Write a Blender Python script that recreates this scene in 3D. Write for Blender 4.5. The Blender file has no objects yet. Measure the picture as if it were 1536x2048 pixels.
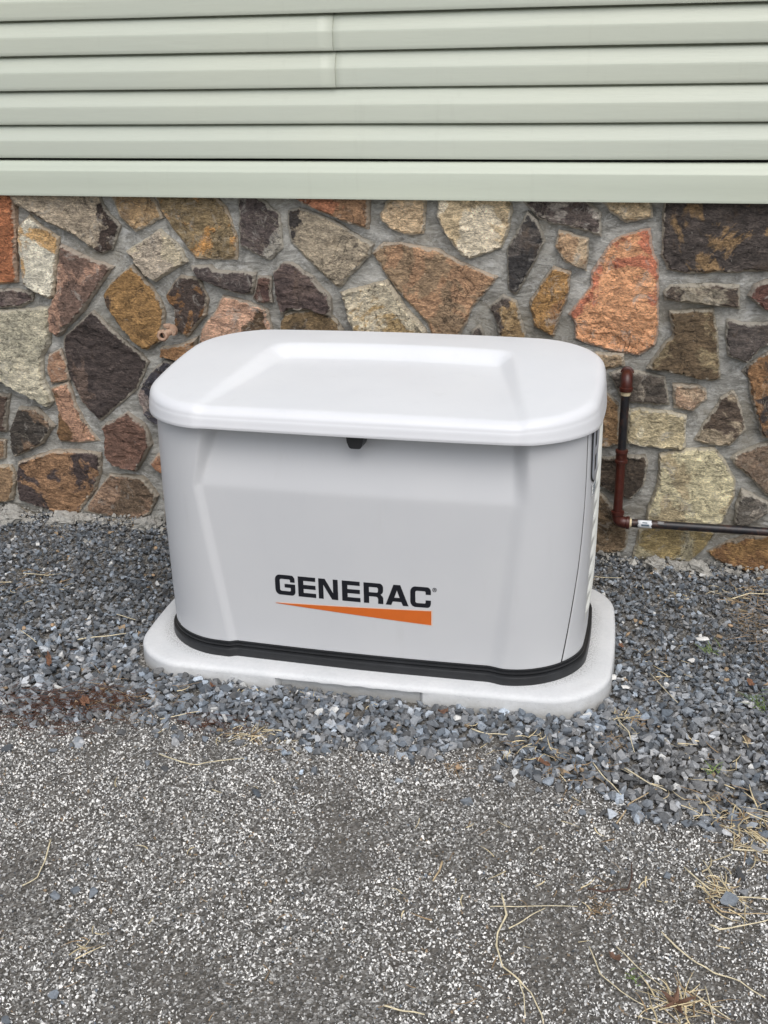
import bpy, bmesh, math, random
import numpy as np
from mathutils import Vector, Matrix, noise
from mathutils.geometry import delaunay_2d_cdt

S = bpy.context.scene
C = S.collection

# ------------------------------------------------------------------ camera
cam_d = bpy.data.cameras.new('camera')
cam = bpy.data.objects.new('camera', cam_d)
C.objects.link(cam)
S.camera = cam
_f, _cx, _cy, _cz, _yaw, _pit, _rol = 2156.238, 0.66255, -2.77329, 1.55023, 0.23051, 0.38651, -0.01434
cam_d.sensor_fit = 'VERTICAL'
cam_d.sensor_height = 36.0
cam_d.lens = 36.0 * _f / 2048.0
cam_d.clip_start = 0.05
cam_d.clip_end = 400.0
fw = Vector((-math.sin(_yaw) * math.cos(_pit), math.cos(_yaw) * math.cos(_pit), -math.sin(_pit)))
rt = Vector((math.cos(_yaw), math.sin(_yaw), 0))
up = rt.cross(fw)
rt2 = rt * math.cos(_rol) + up * math.sin(_rol)
up2 = up * math.cos(_rol) - rt * math.sin(_rol)
cam.matrix_world = Matrix(((rt2.x, up2.x, -fw.x, _cx), (rt2.y, up2.y, -fw.y, _cy), (rt2.z, up2.z, -fw.z, _cz), (0, 0, 0, 1)))

# ------------------------------------------------------------------ light: bright overcast
SUN_EL, SUN_AZ = math.radians(54), math.radians(158)      # azimuth clockwise from +Y; veiled sun high on the right
w = bpy.data.worlds.new('World')
S.world = w
w.use_nodes = True
nt = w.node_tree
bg = nt.nodes['Background']
sky = nt.nodes.new('ShaderNodeTexSky')
sky.sky_type = 'NISHITA'
sky.sun_disc = False
sky.sun_elevation = SUN_EL
sky.sun_rotation = SUN_AZ
sky.air_density = 1.0
sky.dust_density = 3.0
hs = nt.nodes.new('ShaderNodeHueSaturation')              # cloud cover: the same sky, nearly grey
hs.inputs['Saturation'].default_value = 0.5
nt.links.new(sky.outputs[0], hs.inputs['Color'])
nt.links.new(hs.outputs[0], bg.inputs['Color'])
bg.inputs['Strength'].default_value = 0.12
sun_d = bpy.data.lights.new('sun', 'SUN')
sun_d.energy = 1.15
sun_d.angle = math.radians(55)
sun_d.color = (1.0, 0.985, 0.96)
sun = bpy.data.objects.new('sun', sun_d)
C.objects.link(sun)
_sd = Vector((math.sin(SUN_AZ) * math.cos(SUN_EL), math.cos(SUN_AZ) * math.cos(SUN_EL), math.sin(SUN_EL)))
sun.rotation_euler = _sd.to_track_quat('Z', 'Y').to_euler()
S.view_settings.view_transform = 'Standard'
S.view_settings.look = 'None'
S.view_settings.gamma = 1.0
S.view_settings.use_curve_mapping = False
S.view_settings.exposure = 0.34

# ------------------------------------------------------------------ measured outlines (millimetres in the place)
STONES = [
([(-1487,1196),(-1385,1197),(-1401,1065),(-1423,898),(-1486,890),(-1540,889)],(165,98,55),(205,135,75)),
([(-1401,1197),(-1080,1200),(-1068,1148),(-1019,1094),(-1053,1015),(-1092,1003),(-1133,1025),(-1179,1058),(-1320,1128),(-1384,1164)],(168,152,132),(66,54,50)),
([(-1343,1122),(-1307,1089),(-1246,1051),(-1263,971),(-1289,854),(-1303,848),(-1358,870),(-1394,895),(-1392,968),(-1396,1008),(-1391,1082)],(202,196,180),(185,145,88)),
([(-1243,1026),(-1150,985),(-1060,956),(-1118,889),(-1186,805),(-1286,717),(-1310,735),(-1310,812),(-1275,867)],(112,88,78),(160,122,102)),
([(-1543,868),(-1437,871),(-1366,864),(-1377,834),(-1426,812),(-1553,811)],(88,74,74),(110,96,92)),
([(-1563,792),(-1434,802),(-1318,812),(-1330,685),(-1366,641),(-1372,554),(-1342,479),(-1363,453),(-1448,500),(-1517,534),(-1602,562)],(168,162,142),(190,182,160)),
([(-1148,803),(-1079,737),(-963,634),(-1019,534),(-1091,474),(-1171,412),(-1229,473),(-1269,577),(-1273,688),(-1264,712)],(74,64,63),(104,86,78)),
([(-984,966),(-924,894),(-884,826),(-898,714),(-965,676),(-1001,698),(-1051,762),(-1083,814),(-1097,860),(-1066,907)],(150,112,58),(86,68,56)),
([(-998,1011),(-874,1082),(-802,1023),(-790,982),(-903,917),(-938,933)],(172,158,142),(190,176,150)),
([(-1037,1200),(-892,1201),(-861,1124),(-960,1078),(-1010,1122)],(138,112,80),(160,130,90)),
([(-878,1201),(-677,1203),(-632,1143),(-606,1052),(-613,994),(-756,994),(-799,1054),(-857,1134)],(132,112,78),(180,128,56)),
([(-816,934),(-747,927),(-725,860),(-735,808),(-809,730),(-844,764),(-844,822),(-874,867)],(72,60,56),(126,88,48)),
([(-768,966),(-707,970),(-688,954),(-551,949),(-567,884),(-621,886),(-691,906),(-749,933)],(80,70,70),(104,92,90)),
([(-670,871),(-588,856),(-519,830),(-506,769),(-508,723),(-762,695),(-748,760),(-698,819)],(190,146,120),(92,72,52)),
([(-907,684),(-824,705),(-772,728),(-783,678),(-842,645),(-913,657)],(150,108,66),(110,84,56)),
([(-947,604),(-899,643),(-856,633),(-783,600),(-798,421),(-960,412),(-995,448),(-1014,515),(-976,573)],(64,62,72),(128,114,112)),
([(-1336,645),(-1290,663),(-1275,608),(-1271,559),(-1341,540),(-1348,592)],(158,118,92),(178,140,112)),
([(-1343,521),(-1276,546),(-1258,459),(-1233,396),(-1187,334),(-1256,324),(-1337,322),(-1347,351),(-1325,436)],(178,134,108),(116,86,54)),
([(-1484,443),(-1409,444),(-1353,383),(-1407,314),(-1528,254),(-1535,293),(-1528,359)],(68,62,58),(122,98,78)),
([(-1615,485),(-1522,486),(-1554,351),(-1639,346)],(84,68,60),(100,80,70)),
([(-1643,320),(-1564,311),(-1578,244),(-1661,218)],(134,104,78),(150,120,90)),
([(-1664,201),(-1555,215),(-1543,158),(-1569,80),(-1622,63),(-1688,58)],(146,116,84),(170,140,104)),
([(-1509,235),(-1377,283),(-1267,290),(-1183,286),(-1190,223),(-1225,140),(-1289,67),(-1316,24),(-1378,33),(-1537,83),(-1530,172)],(78,66,66),(150,112,78)),
([(-1167,387),(-1061,447),(-994,403),(-981,334),(-1045,233),(-1137,246),(-1162,290),(-1158,349)],(112,82,70),(80,62,62)),
([(-1155,205),(-1027,207),(-974,138),(-1016,61),(-1065,40),(-1203,40),(-1277,54),(-1218,134)],(146,116,94),(112,92,74)),
([(-988,262),(-959,297),(-880,295),(-889,204),(-968,238)],(164,114,82),(140,100,76)),
([(-1159,29),(-1052,38),(-1068,15),(-1117,8)],(188,178,158),(170,160,140)),
([(-589,1191),(-543,1194),(-505,1171),(-461,1135),(-457,1061),(-452,1035),(-498,996),(-520,1001),(-548,1017),(-593,1037),(-594,1107)],(82,72,72),(140,136,130)),
([(-427,1149),(-393,1157),(-327,1137),(-250,1102),(-155,1049),(-164,1019),(-221,960),(-267,913),(-289,928),(-377,1004),(-420,1051),(-432,1109)],(158,144,124),(58,54,54)),
([(-413,1201),(-163,1203),(-168,1100),(-233,1118),(-326,1153),(-386,1178)],(158,98,64),(140,104,72)),
([(-107,1178),(-48,1197),(16,1195),(8,1088),(-27,1082),(-86,1097),(-124,1124),(-126,1145)],(192,164,128),(206,182,150)),
([(-541,938),(-498,939),(-501,859),(-547,855),(-562,868)],(98,72,64),(84,62,60)),
([(-452,986),(-423,987),(-357,940),(-297,876),(-299,821),(-361,836),(-436,839),(-467,815),(-481,871),(-488,953)],(84,70,69),(98,82,78)),
([(-455,818),(-408,833),(-338,830),(-293,814),(-260,772),(-267,727),(-478,718),(-468,793)],(94,78,58),(120,98,66)),
([(-262,894),(-222,908),(-149,924),(-110,938),(-56,862),(16,782),(16,738),(-204,729),(-236,801),(-246,856)],(194,182,158),(172,144,96)),
([(-154,1022),(-119,1054),(-65,1053),(50,1037),(140,992),(240,957),(217,924),(166,861),(132,783),(105,722),(65,720),(20,812),(-66,900),(-105,947)],(146,120,92),(168,128,94)),
([(60,1189),(86,1200),(273,1202),(282,1157),(266,1078),(252,1049),(193,1026),(156,1014),(129,1025),(80,1089),(57,1139)],(188,166,130),(208,194,170)),
([(320,1185),(377,1203),(497,1204),(546,1153),(552,1090),(481,1114),(402,1126),(358,1143)],(88,78,76),(156,148,142)),
([(332,1154),(359,1129),(386,1070),(346,986),(301,903),(282,918),(274,984),(274,1042),(302,1100)],(62,60,62),(84,78,76)),
([(428,1102),(515,1079),(513,986),(451,1010),(419,1056)],(168,134,100),(186,160,128)),
([(415,991),(467,978),(463,908),(437,833),(425,779),(364,808),(346,882)],(166,122,60),(140,98,56)),
([(263,902),(301,881),(335,784),(332,753),(260,750),(243,826),(223,863)],(152,124,82),(80,70,66)),
([(167,785),(190,805),(202,779),(199,748),(168,746)],(66,60,58),(90,80,76)),
([(586,1073),(637,1095),(695,1110),(708,1037),(724,1016),(741,799),(733,761),(692,730),(604,741),(530,761),(496,775),(489,831),(470,849),(514,910),(534,939),(532,979)],(212,148,98),(190,108,74)),
([(546,1205),(688,1206),(696,1148),(628,1130),(577,1160)],(178,154,118),(196,176,146)),
([(729,1206),(1071,1210),(1096,1004),(950,992),(813,986),(757,996),(736,1038)],(74,66,64),(134,106,70)),
([(749,924),(768,946),(885,953),(964,951),(971,887),(891,892),(757,906)],(90,78,70),(144,134,118)),
([(775,866),(896,879),(917,806),(938,665),(907,659),(819,678),(721,693),(762,762),(788,793)],(100,82,60),(132,116,86)),
([(994,924),(1008,953),(1047,971),(1107,969),(1118,878),(1043,883)],(106,70,62),(84,66,62)),
([(941,847),(993,838),(1123,842),(1126,813),(1043,766),(1013,724),(955,741),(943,792)],(84,76,74),(154,148,142)),
([(1001,692),(1035,726),(1067,748),(1122,767),(1155,494),(1085,489),(1063,548),(1035,623),(1022,672)],(136,98,60),(70,62,60)),
([(558,731),(643,730),(647,695),(589,682),(547,705)],(168,144,114),(150,126,96)),
([(608,666),(638,680),(727,671),(772,660),(793,576),(727,575),(678,577),(643,599),(625,636)],(92,84,78),(144,134,122)),
([(802,641),(873,640),(898,629),(903,599),(869,559),(812,569)],(168,138,114),(184,158,132)),
([(553,598),(603,597),(637,568),(648,436),(601,425),(563,422)],(154,120,80),(100,80,56)),
([(672,548),(704,556),(793,550),(848,540),(853,440),(844,433),(770,433),(675,440)],(178,164,130),(196,186,160)),
([(980,628),(994,612),(1030,508),(987,453),(931,452),(883,464),(915,531),(948,601)],(92,78,68),(156,140,118)),
([(558,377),(649,389),(732,401),(742,380),(739,307),(697,251),(636,272),(561,313)],(72,62,54),(96,82,70)),
([(780,409),(824,421),(944,439),(976,404),(1019,331),(1020,286),(989,188),(833,175),(756,188),(761,235),(784,315)],(194,184,148),(168,152,118)),
([(999,410),(1070,454),(1156,485),(1184,258),(1120,294),(1061,352),(1018,385)],(120,100,84),(154,144,130)),
([(1042,306),(1127,267),(1130,236),(1071,185),(1034,191),(1031,255)],(98,92,86),(164,154,144)),
([(550,279),(612,251),(644,216),(693,154),(698,88),(685,58),(598,50),(562,67)],(118,98,74),(92,76,58)),
([(735,139),(792,160),(972,158),(948,100),(907,44),(802,35),(724,42)],(168,158,128),(154,134,86)),
([(958,82),(1013,120),(1099,155),(1194,168),(1214,10),(1151,19),(1088,27),(991,52)],(160,120,66),(134,96,58))]
STEMS = [
([(488,-1036),(505,-1092),(494,-1146),(496,-1179),(514,-1226),(550,-1255),(572,-1279),(594,-1320),(601,-1346)],2.6,0),
([(470,-1078),(538,-1061),(641,-1039)],1.4,0),
([(514,-1129),(546,-1092),(578,-1057)],1.8,0),
([(548,-1255),(560,-1288),(567,-1332)],1.8,0),
([(803,-1073),(828,-1108),(868,-1143),(898,-1159),(942,-1170),(982,-1200)],2.2,0),
([(719,-1131),(747,-1163),(782,-1199),(808,-1214)],1.5,0),
([(668,-1142),(692,-1206),(729,-1240),(773,-1265)],1.7,0),
([(721,-574),(781,-620),(817,-640)],2.4,0),
([(647,-569),(679,-623),(716,-666)],2.2,0),
([(709,-761),(735,-690),(765,-666),(795,-637)],2.4,1),
([(-395,-725),(-328,-747),(-285,-749),(-238,-720),(-181,-700)],1.8,0),
([(-453,-588),(-358,-549)],1.8,0),
([(-857,-258),(-795,-227),(-731,-198)],2.4,0),
([(-497,-1071),(-476,-1136),(-465,-1186),(-482,-1216)],2.2,0),
([(319,-1363),(358,-1366),(393,-1365)],2.4,0),
([(953,-795),(1030,-786)],2.8,0),
([(851,-875),(898,-933),(946,-945),(1016,-937)],2.0,0),
([(889,-965),(919,-994),(972,-989),(1012,-978)],2.0,1),
([(894,-1034),(912,-1043),(964,-1021),(1010,-995)],2.2,0),
([(657,-985),(686,-986),(737,-969),(745,-924),(743,-882)],2.6,2),
([(354,-966),(352,-996),(345,-1026)],3.4,1),
([(343,-485),(389,-498),(434,-489)],2.2,0),
([(700,-365),(728,-416),(743,-500)],2.2,0),
([(1026,372),(1082,411),(1144,423)],2.6,0),
([(-1056,-236),(-970,-296)],1.8,0),
([(-1252,117),(-1161,123)],1.8,0),
([(-813,-92),(-742,-111)],1.6,0),
([(780,-123),(850,-255)],1.5,0),
([(603,435),(689,440)],1.6,0),
([(898,-865),(919,-951)],1.6,0),
([(923,-875),(931,-941)],1.6,0),
([(889,-843),(912,-900)],1.4,0),
([(879,-1196),(892,-1276)],1.8,0),
([(852,-1213),(918,-1261)],1.8,0),
([(786,-1268),(821,-1237)],2.0,0)]
CLUSTERS = [(1.081,0.278,0.044,0.12,90,70,1),(0.995,-0.722,0.043,0.054,90,75,0),(0.919,-0.937,0.03,0.038,45,60,0),(0.721,-0.352,0.022,0.024,30,40,0),(0.691,-0.478,0.017,0.03,26,35,1),(0.825,-1.255,0.039,0.023,40,70,0),(0.482,-0.522,0.072,0.03,30,55,0),(0.585,-0.604,0.052,0.03,26,55,1),(-0.729,-0.575,0.124,0.036,230,70,2),(-0.78,-0.664,0.089,0.032,110,70,2),(-0.316,-0.586,0.069,0.026,80,60,2),(-0.659,-0.528,0.079,0.033,130,60,2),(-0.568,-0.522,0.092,0.059,60,60,1),(-0.199,-0.612,0.074,0.025,40,50,0),(0.78,-0.058,0.081,0.086,18,40,0),(0.952,0.028,0.019,0.018,16,40,3),(1.055,-0.238,0.015,0.035,26,40,3),(0.755,-1.205,0.011,0.012,8,25,3),(0.934,-0.47,0.07,0.065,22,50,0),(0.662,-0.97,0.06,0.038,14,30,1),(-1.249,0.09,0.098,0.089,35,50,1),(-1.164,0.068,0.081,0.07,10,45,0),(-0.281,-1.353,0.009,0.036,10,50,0),(0.685,-1.038,0.015,0.02,30,24,1),(0.337,-0.626,0.023,0.014,14,45,1),(0.918,-0.554,0.011,0.016,10,30,3),(-0.759,-0.374,0.209,0.162,26,30,2),(-0.127,-0.418,0.196,0.014,12,30,0),(0.891,-0.674,0.066,0.028,16,60,0),(-0.058,-1.013,0.369,0.352,22,35,0),(0.579,-0.957,0.303,0.269,40,40,0),(-0.055,-1.305,0.28,0.127,18,30,1),(0.842,0.434,0.186,0.113,20,30,0),(1.053,0.405,0.061,0.054,20,60,0)]
SPOTS = {'loose':[(-0.661,-0.765,11),(-0.384,-0.652,14),(-0.366,-1.207,12),(-0.329,-1.207,14),(-0.401,-1.229,14),(-0.275,-1.465,13),(-0.331,-1.535,13),(0.705,-0.923,9),(0.817,-0.91,12),(0.936,-0.959,20),(0.634,-0.74,12)],'leaf':[(0.825,-1.249,40),(0.716,-1.165,14),(0.261,-0.357,16),(0.699,0.024,12),(0.336,-0.636,14),(-0.877,-0.389,26),(-0.668,-0.574,22),(-0.343,-0.394,11),(0.53,-0.581,22),(1.041,-0.12,16)],'peb':[(-0.896,0.383,9),(-0.82,0.193,7),(-0.975,-0.19,9),(-1.052,-0.225,9),(1.01,0.201,9)],'white':[(0.681,-0.157,12),(0.715,-0.205,12),(0.927,0.095,20),(0.891,-0.035,14),(1.02,-0.227,12),(0.933,-1.026,8)],'lump':[(-1.332,0.548,38),(-1.252,0.589,30),(-1.549,0.647,40),(-1.538,0.508,40),(-1.01,0.587,40),(-1.193,0.6,18),(-1.174,0.407,13),(-1.461,0.523,20),(0.796,0.635,34),(0.869,0.637,26),(0.941,0.623,34),(1.021,0.619,20),(1.132,0.63,16)]}


R = random.Random(7)
NR = np.random.default_rng(11)

def lin(c):
    return tuple(((v / 255) / 12.92 if v / 255 <= 0.04045 else ((v / 255 + 0.055) / 1.055) ** 2.4) for v in c)

def sm(a, b, x):
    t = min(1.0, max(0.0, (x - a) / (b - a)))
    return t * t * (3 - 2 * t)

def lerp(a, b, t):
    return a + (b - a) * t

# ------------------------------------------------------------------ material helper
class M:
    def __init__(self, name, rough=0.8, color=(0.5, 0.5, 0.5), metal=0.0, spec=0.5):
        self.m = bpy.data.materials.new(name)
        self.m.use_nodes = True
        self.t = self.m.node_tree
        self.b = self.t.nodes['Principled BSDF']
        self.b.inputs['Roughness'].default_value = rough
        self.b.inputs['Base Color'].default_value = (*color, 1)
        self.b.inputs['Metallic'].default_value = metal
        self.b.inputs['Specular IOR Level'].default_value = spec
    def n(self, typ, **kw):
        nd = self.t.nodes.new(typ)
        for k, v in kw.items():
            if k.startswith('i_'):
                nd.inputs[k[2:].replace('_', ' ')].default_value = v
            else:
                setattr(nd, k, v)
        return nd
    def l(self, a, b):
        self.t.links.new(a, b)
    def coord(self, kind='Object', scale=(1, 1, 1), offset=None):
        tc = self.n('ShaderNodeTexCoord')
        mp = self.n('ShaderNodeMapping')
        mp.inputs['Scale'].default_value = scale
        self.l(tc.outputs[kind], mp.inputs['Vector'])
        if offset is not None:
            self.l(offset, mp.inputs['Location'])
        return mp.outputs[0]
    def noise(self, vec, scale, detail=6, rough=0.6, dist=0.0):
        nd = self.n('ShaderNodeTexNoise')
        nd.inputs['Scale'].default_value = scale
        nd.inputs['Detail'].default_value = detail
        nd.inputs['Roughness'].default_value = rough
        nd.inputs['Distortion'].default_value = dist
        self.l(vec, nd.inputs['Vector'])
        return nd.outputs['Fac']
    def ramp(self, fac, stops, interp='LINEAR'):
        nd = self.n('ShaderNodeValToRGB')
        nd.color_ramp.interpolation = interp
        e = nd.color_ramp.elements
        while len(e) < len(stops):
            e.new(0.5)
        for k, (p, c) in enumerate(stops):
            e[k].position = p
            e[k].color = (*c, 1) if len(c) == 3 else c
        self.l(fac, nd.inputs[0])
        return nd.outputs[0]
    def rampv(self, fac, a, b, lo=0.0, hi=1.0):
        nd = self.n('ShaderNodeMapRange')
        nd.inputs['From Min'].default_value = a
        nd.inputs['From Max'].default_value = b
        nd.inputs['To Min'].default_value = lo
        nd.inputs['To Max'].default_value = hi
        self.l(fac, nd.inputs[0])
        return nd.outputs[0]
    def mix(self, fac, a, b, mode='MIX'):
        nd = self.n('ShaderNodeMix', data_type='RGBA', blend_type=mode)
        for sock, v in ((nd.inputs['Factor'], fac), (nd.inputs['A'], a), (nd.inputs['B'], b)):
            if hasattr(v, 'is_linked'):
                self.l(v, sock)
            elif isinstance(v, (int, float)):
                sock.default_value = v
            else:
                sock.default_value = (*v, 1) if len(v) == 3 else v
        return nd.outputs['Result']
    def math(self, op, a, b=0.0):
        nd = self.n('ShaderNodeMath', operation=op)
        for k, v in enumerate((a, b)):
            if hasattr(v, 'is_linked'):
                self.l(v, nd.inputs[k])
            else:
                nd.inputs[k].default_value = v
        return nd.outputs[0]
    def attr(self, name, out='Color'):
        nd = self.n('ShaderNodeAttribute')
        nd.attribute_name = name
        return nd.outputs[out]
    def bump(self, height, strength, dist, prev=None):
        nd = self.n('ShaderNodeBump')
        nd.inputs['Strength'].default_value = strength
        nd.inputs['Distance'].default_value = dist
        self.l(height, nd.inputs['Height'])
        if prev is not None:
            self.l(prev, nd.inputs['Normal'])
        return nd.outputs[0]
    def done(self, color=None, normal=None, rough=None):
        if color is not None:
            self.l(color, self.b.inputs['Base Color'])
        if normal is not None:
            self.l(normal, self.b.inputs['Normal'])
        if rough is not None:
            self.l(rough, self.b.inputs['Roughness'])
        return self.m

def rand_offset(m):
    oi = m.n('ShaderNodeObjectInfo')
    mul = m.n('ShaderNodeVectorMath', operation='SCALE')
    cmb = m.n('ShaderNodeCombineXYZ')
    m.l(oi.outputs['Random'], cmb.inputs[0])
    m.l(m.math('MULTIPLY', oi.outputs['Random'], 7.3), cmb.inputs[1])
    m.l(m.math('MULTIPLY', oi.outputs['Random'], 3.1), cmb.inputs[2])
    m.l(cmb.outputs[0], mul.inputs[0])
    mul.inputs['Scale'].default_value = 9.0
    return mul.outputs[0], oi.outputs['Random']

# ---- field stone: two colours per stone (attributes c1, c2), mottled, with mortar-smeared rims
def mat_stone():
    m = M('field_stone', 0.82, spec=0.35)
    off, rnd = rand_offset(m)
    v = m.coord('Object', (1, 1, 1), off)
    vs = m.coord('Object', (1, 1, 2.2), off)
    big = m.noise(v, 5.5, 5, 0.62, 0.5)
    patch = m.rampv(big, 0.525, 0.56)
    col = m.mix(patch, m.attr('c1'), m.attr('c2'))
    mid = m.noise(vs, 26, 9, 0.72, 0.7)
    col = m.mix(1.0, col, m.ramp(mid, [(0.30, (0.36, 0.36, 0.37)), (0.5, (1.0, 0.98, 0.96)), (0.70, (1.80, 1.74, 1.66))]), 'MULTIPLY')
    fine = m.noise(vs, 120, 6, 0.75)
    col = m.mix(1.0, col, m.ramp(fine, [(0.34, (0.45, 0.44, 0.43)), (0.52, (1, 1, 1)), (0.68, (1.5, 1.48, 1.44))]), 'MULTIPLY')
    rust = m.noise(v, 13, 6, 0.7, 0.4)
    col = m.mix(m.rampv(rust, 0.58, 0.72, 0, 0.28), col, (0.26, 0.16, 0.085))
    film = m.noise(v, 17, 8, 0.75, 1.2)
    col = m.mix(m.math('MULTIPLY', m.rampv(film, 0.55, 0.66, 0, 0.65), m.math('GREATER_THAN', rnd, 0.35)), col, (0.50, 0.47, 0.42))
    # pale mineral flecks and thin veins
    fl = m.noise(v, 75, 4, 0.8, 0.6)
    col = m.mix(m.rampv(fl, 0.66, 0.72, 0, 0.7), col, (0.55, 0.52, 0.46))
    vn = m.math('ABSOLUTE', m.math('SUBTRACT', m.noise(v, 4.5, 7, 0.65, 1.6), 0.53))
    col = m.mix(m.math('MULTIPLY', m.rampv(vn, 0.0, 0.008, 0.5, 0.0), m.math('GREATER_THAN', rnd, 0.62)), col, (0.50, 0.44, 0.34))
    # pale chipped / mortar-smeared rim
    e = m.math('ADD', m.attr('edge', 'Fac'), m.math('MULTIPLY', m.math('SUBTRACT', m.noise(v, 30, 6, 0.7), 0.5), 2.2))
    col = m.mix(m.rampv(e, 0.40, 0.66, 0, 0.85), col, m.mix(0.25, (0.52, 0.48, 0.40), m.attr('c2')))
    # hairline cracks
    cr = m.math('ABSOLUTE', m.math('SUBTRACT', m.noise(v, 7, 6, 0.6, 1.0), 0.47))
    crack = m.rampv(cr, 0.0, 0.006, 1.0, 0.0)
    col = m.mix(m.math('MULTIPLY', crack, 0.6), col, (0.035, 0.03, 0.028))
    h = m.math('ADD', m.math('MULTIPLY', mid, 0.9), m.math('MULTIPLY', fine, 0.35))
    h = m.math('SUBTRACT', h, m.math('MULTIPLY', crack, 0.25))
    n1 = m.bump(h, 1.0, 0.015)
    return m.done(col, n1)

def mat_mortar():
    m = M('mortar', 0.95, spec=0.2)
    v = m.coord('Object')
    vs = m.coord('Object', (1, 1, 2.4))
    a = m.noise(vs, 9, 9, 0.7, 1.2)
    b = m.noise(vs, 60, 8, 0.75, 1.0)
    col = m.ramp(a, [(0.30, (0.205, 0.20, 0.18)), (0.47, (0.36, 0.352, 0.322)), (0.64, (0.60, 0.59, 0.55))])
    col = m.mix(1.0, col, m.ramp(b, [(0.3, (0.62, 0.62, 0.62)), (0.55, (1, 1, 1)), (0.75, (1.4, 1.4, 1.38))]), 'MULTIPLY')
    ws = m.noise(m.coord('Object', (1, 1, 1.7)), 22, 7, 0.7, 2.0)
    col = m.mix(m.rampv(ws, 0.53, 0.64, 0, 0.75), col, (0.60, 0.60, 0.58))
    dk = m.noise(v, 14, 6, 0.7, 1.0)
    col = m.mix(m.rampv(dk, 0.56, 0.68, 0, 0.55), col, (0.14, 0.137, 0.125))
    st = m.noise(v, 3.2, 4, 0.6)
    col = m.mix(m.rampv(st, 0.52, 0.66, 0, 0.4), col, (0.24, 0.20, 0.13))
    n1 = m.bump(m.math('ADD', a, m.math('MULTIPLY', b, 0.5)), 0.9, 0.012)
    return m.done(col, n1)

def mat_siding(name, c, grain=0.6):
    m = M(name, 0.42, spec=0.5)
    v = m.coord('Object', (1.0, 1.0, 14.0))
    g = m.noise(v, 11, 7, 0.65, 0.6)
    lo = m.noise(m.coord('Object', (0.35, 1, 1)), 2.0, 3, 0.5)
    col = m.mix(1.0, c, m.ramp(g, [(0.35, (0.985, 0.985, 0.985)), (0.6, (1.01, 1.01, 1.01))]), 'MULTIPLY')
    col = m.mix(1.0, col, m.ramp(lo, [(0.35, (0.965, 0.975, 0.985)), (0.65, (1.02, 1.01, 0.985))]), 'MULTIPLY')
    dirt = m.noise(m.coord('Object', (18, 18, 1.2)), 1.4, 5, 0.6)
    col = m.mix(m.rampv(dirt, 0.60, 0.8, 0, 0.10), col, (0.25, 0.25, 0.19))
    return m.done(col, m.bump(g, grain * 0.5, 0.0015))

def mat_shell(name, c, rough):
    m = M(name, rough, spec=0.45)
    v = m.coord('Object')
    tex = m.noise(v, 900, 2, 0.5)
    lo = m.noise(v, 2.3, 4, 0.6)
    col = m.mix(1.0, c, m.ramp(lo, [(0.35, (0.97, 0.97, 0.975)), (0.65, (1.02, 1.015, 1.01))]), 'MULTIPLY')
    dust = m.noise(m.coord('Object', (6, 6, 1.3)), 3, 6, 0.7)
    col = m.mix(m.rampv(dust, 0.58, 0.8, 0, 0.10), col, (0.36, 0.34, 0.31))
    rg = m.rampv(m.noise(v, 7, 5, 0.6), 0.3, 0.7, rough - 0.05, rough + 0.08)
    return m.done(col, m.bump(tex, 0.10, 0.0006), rg)

def mat_plain(name, c, rough=0.6, metal=0.0, var=0.25, scale=30, bump=0.15, dist=0.001, spec=0.5, second=None, sec=(0.55, 0.7)):
    m = M(name, rough, metal=metal, spec=spec)
    v = m.coord('Object')
    n = m.noise(v, scale, 7, 0.68)
    col = m.mix(1.0, c, m.ramp(n, [(0.3, (1 - var,) * 3), (0.7, (1 + var,) * 3)]), 'MULTIPLY')
    if second is not None:
        s2 = m.noise(v, scale * 0.7, 6, 0.75, 0.6)
        col = m.mix(m.rampv(s2, sec[0], sec[1], 0, 0.85), col, second)
    return m.done(col, m.bump(n, bump, dist))

def mat_concrete():
    m = M('pad_concrete', 0.8, spec=0.3)
    v = m.coord('Object')
    a = m.noise(v, 6, 8, 0.65, 0.3)
    b = m.noise(v, 90, 6, 0.7)
    col = m.ramp(a, [(0.3, (0.64, 0.655, 0.66)), (0.5, (0.69, 0.70, 0.705)), (0.7, (0.74, 0.745, 0.745))])
    col = m.mix(1.0, col, m.ramp(b, [(0.3, (0.95, 0.95, 0.95)), (0.6, (1.01, 1.01, 1.01))]), 'MULTIPLY')
    # grey granular stain that rain leaves round the base, splash dirt on the sides deepened as painted shade
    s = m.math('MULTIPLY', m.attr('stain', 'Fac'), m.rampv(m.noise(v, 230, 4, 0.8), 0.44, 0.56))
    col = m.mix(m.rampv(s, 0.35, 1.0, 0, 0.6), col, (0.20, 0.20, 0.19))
    d = m.math('ADD', m.attr('dirt', 'Fac'), m.math('MULTIPLY', m.math('SUBTRACT', m.noise(v, 14, 7, 0.75), 0.5), 1.2))
    col = m.mix(m.rampv(d, 0.10, 1.0, 0, 0.72), col, (0.36, 0.35, 0.315))
    pits = m.noise(v, 170, 3, 0.6)
    h = m.math('ADD', m.math('MULTIPLY', a, 0.5), m.math('MULTIPLY', m.rampv(pits, 0.30, 0.42), 0.25))
    return m.done(col, m.bump(h, 0.55, 0.004))

def mat_grain(name, rough=0.85, tint=1.0):
    m = M(name, rough, spec=0.3)
    v = m.coord('Object')
    n = m.noise(v, 170, 5, 0.7)
    col = m.mix(1.0, m.attr('col'), m.ramp(n, [(0.3, (0.72, 0.72, 0.73)), (0.7, (1.28, 1.28, 1.26))]), 'MULTIPLY')
    return m.done(col, m.bump(n, 0.35, 0.0015))

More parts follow.
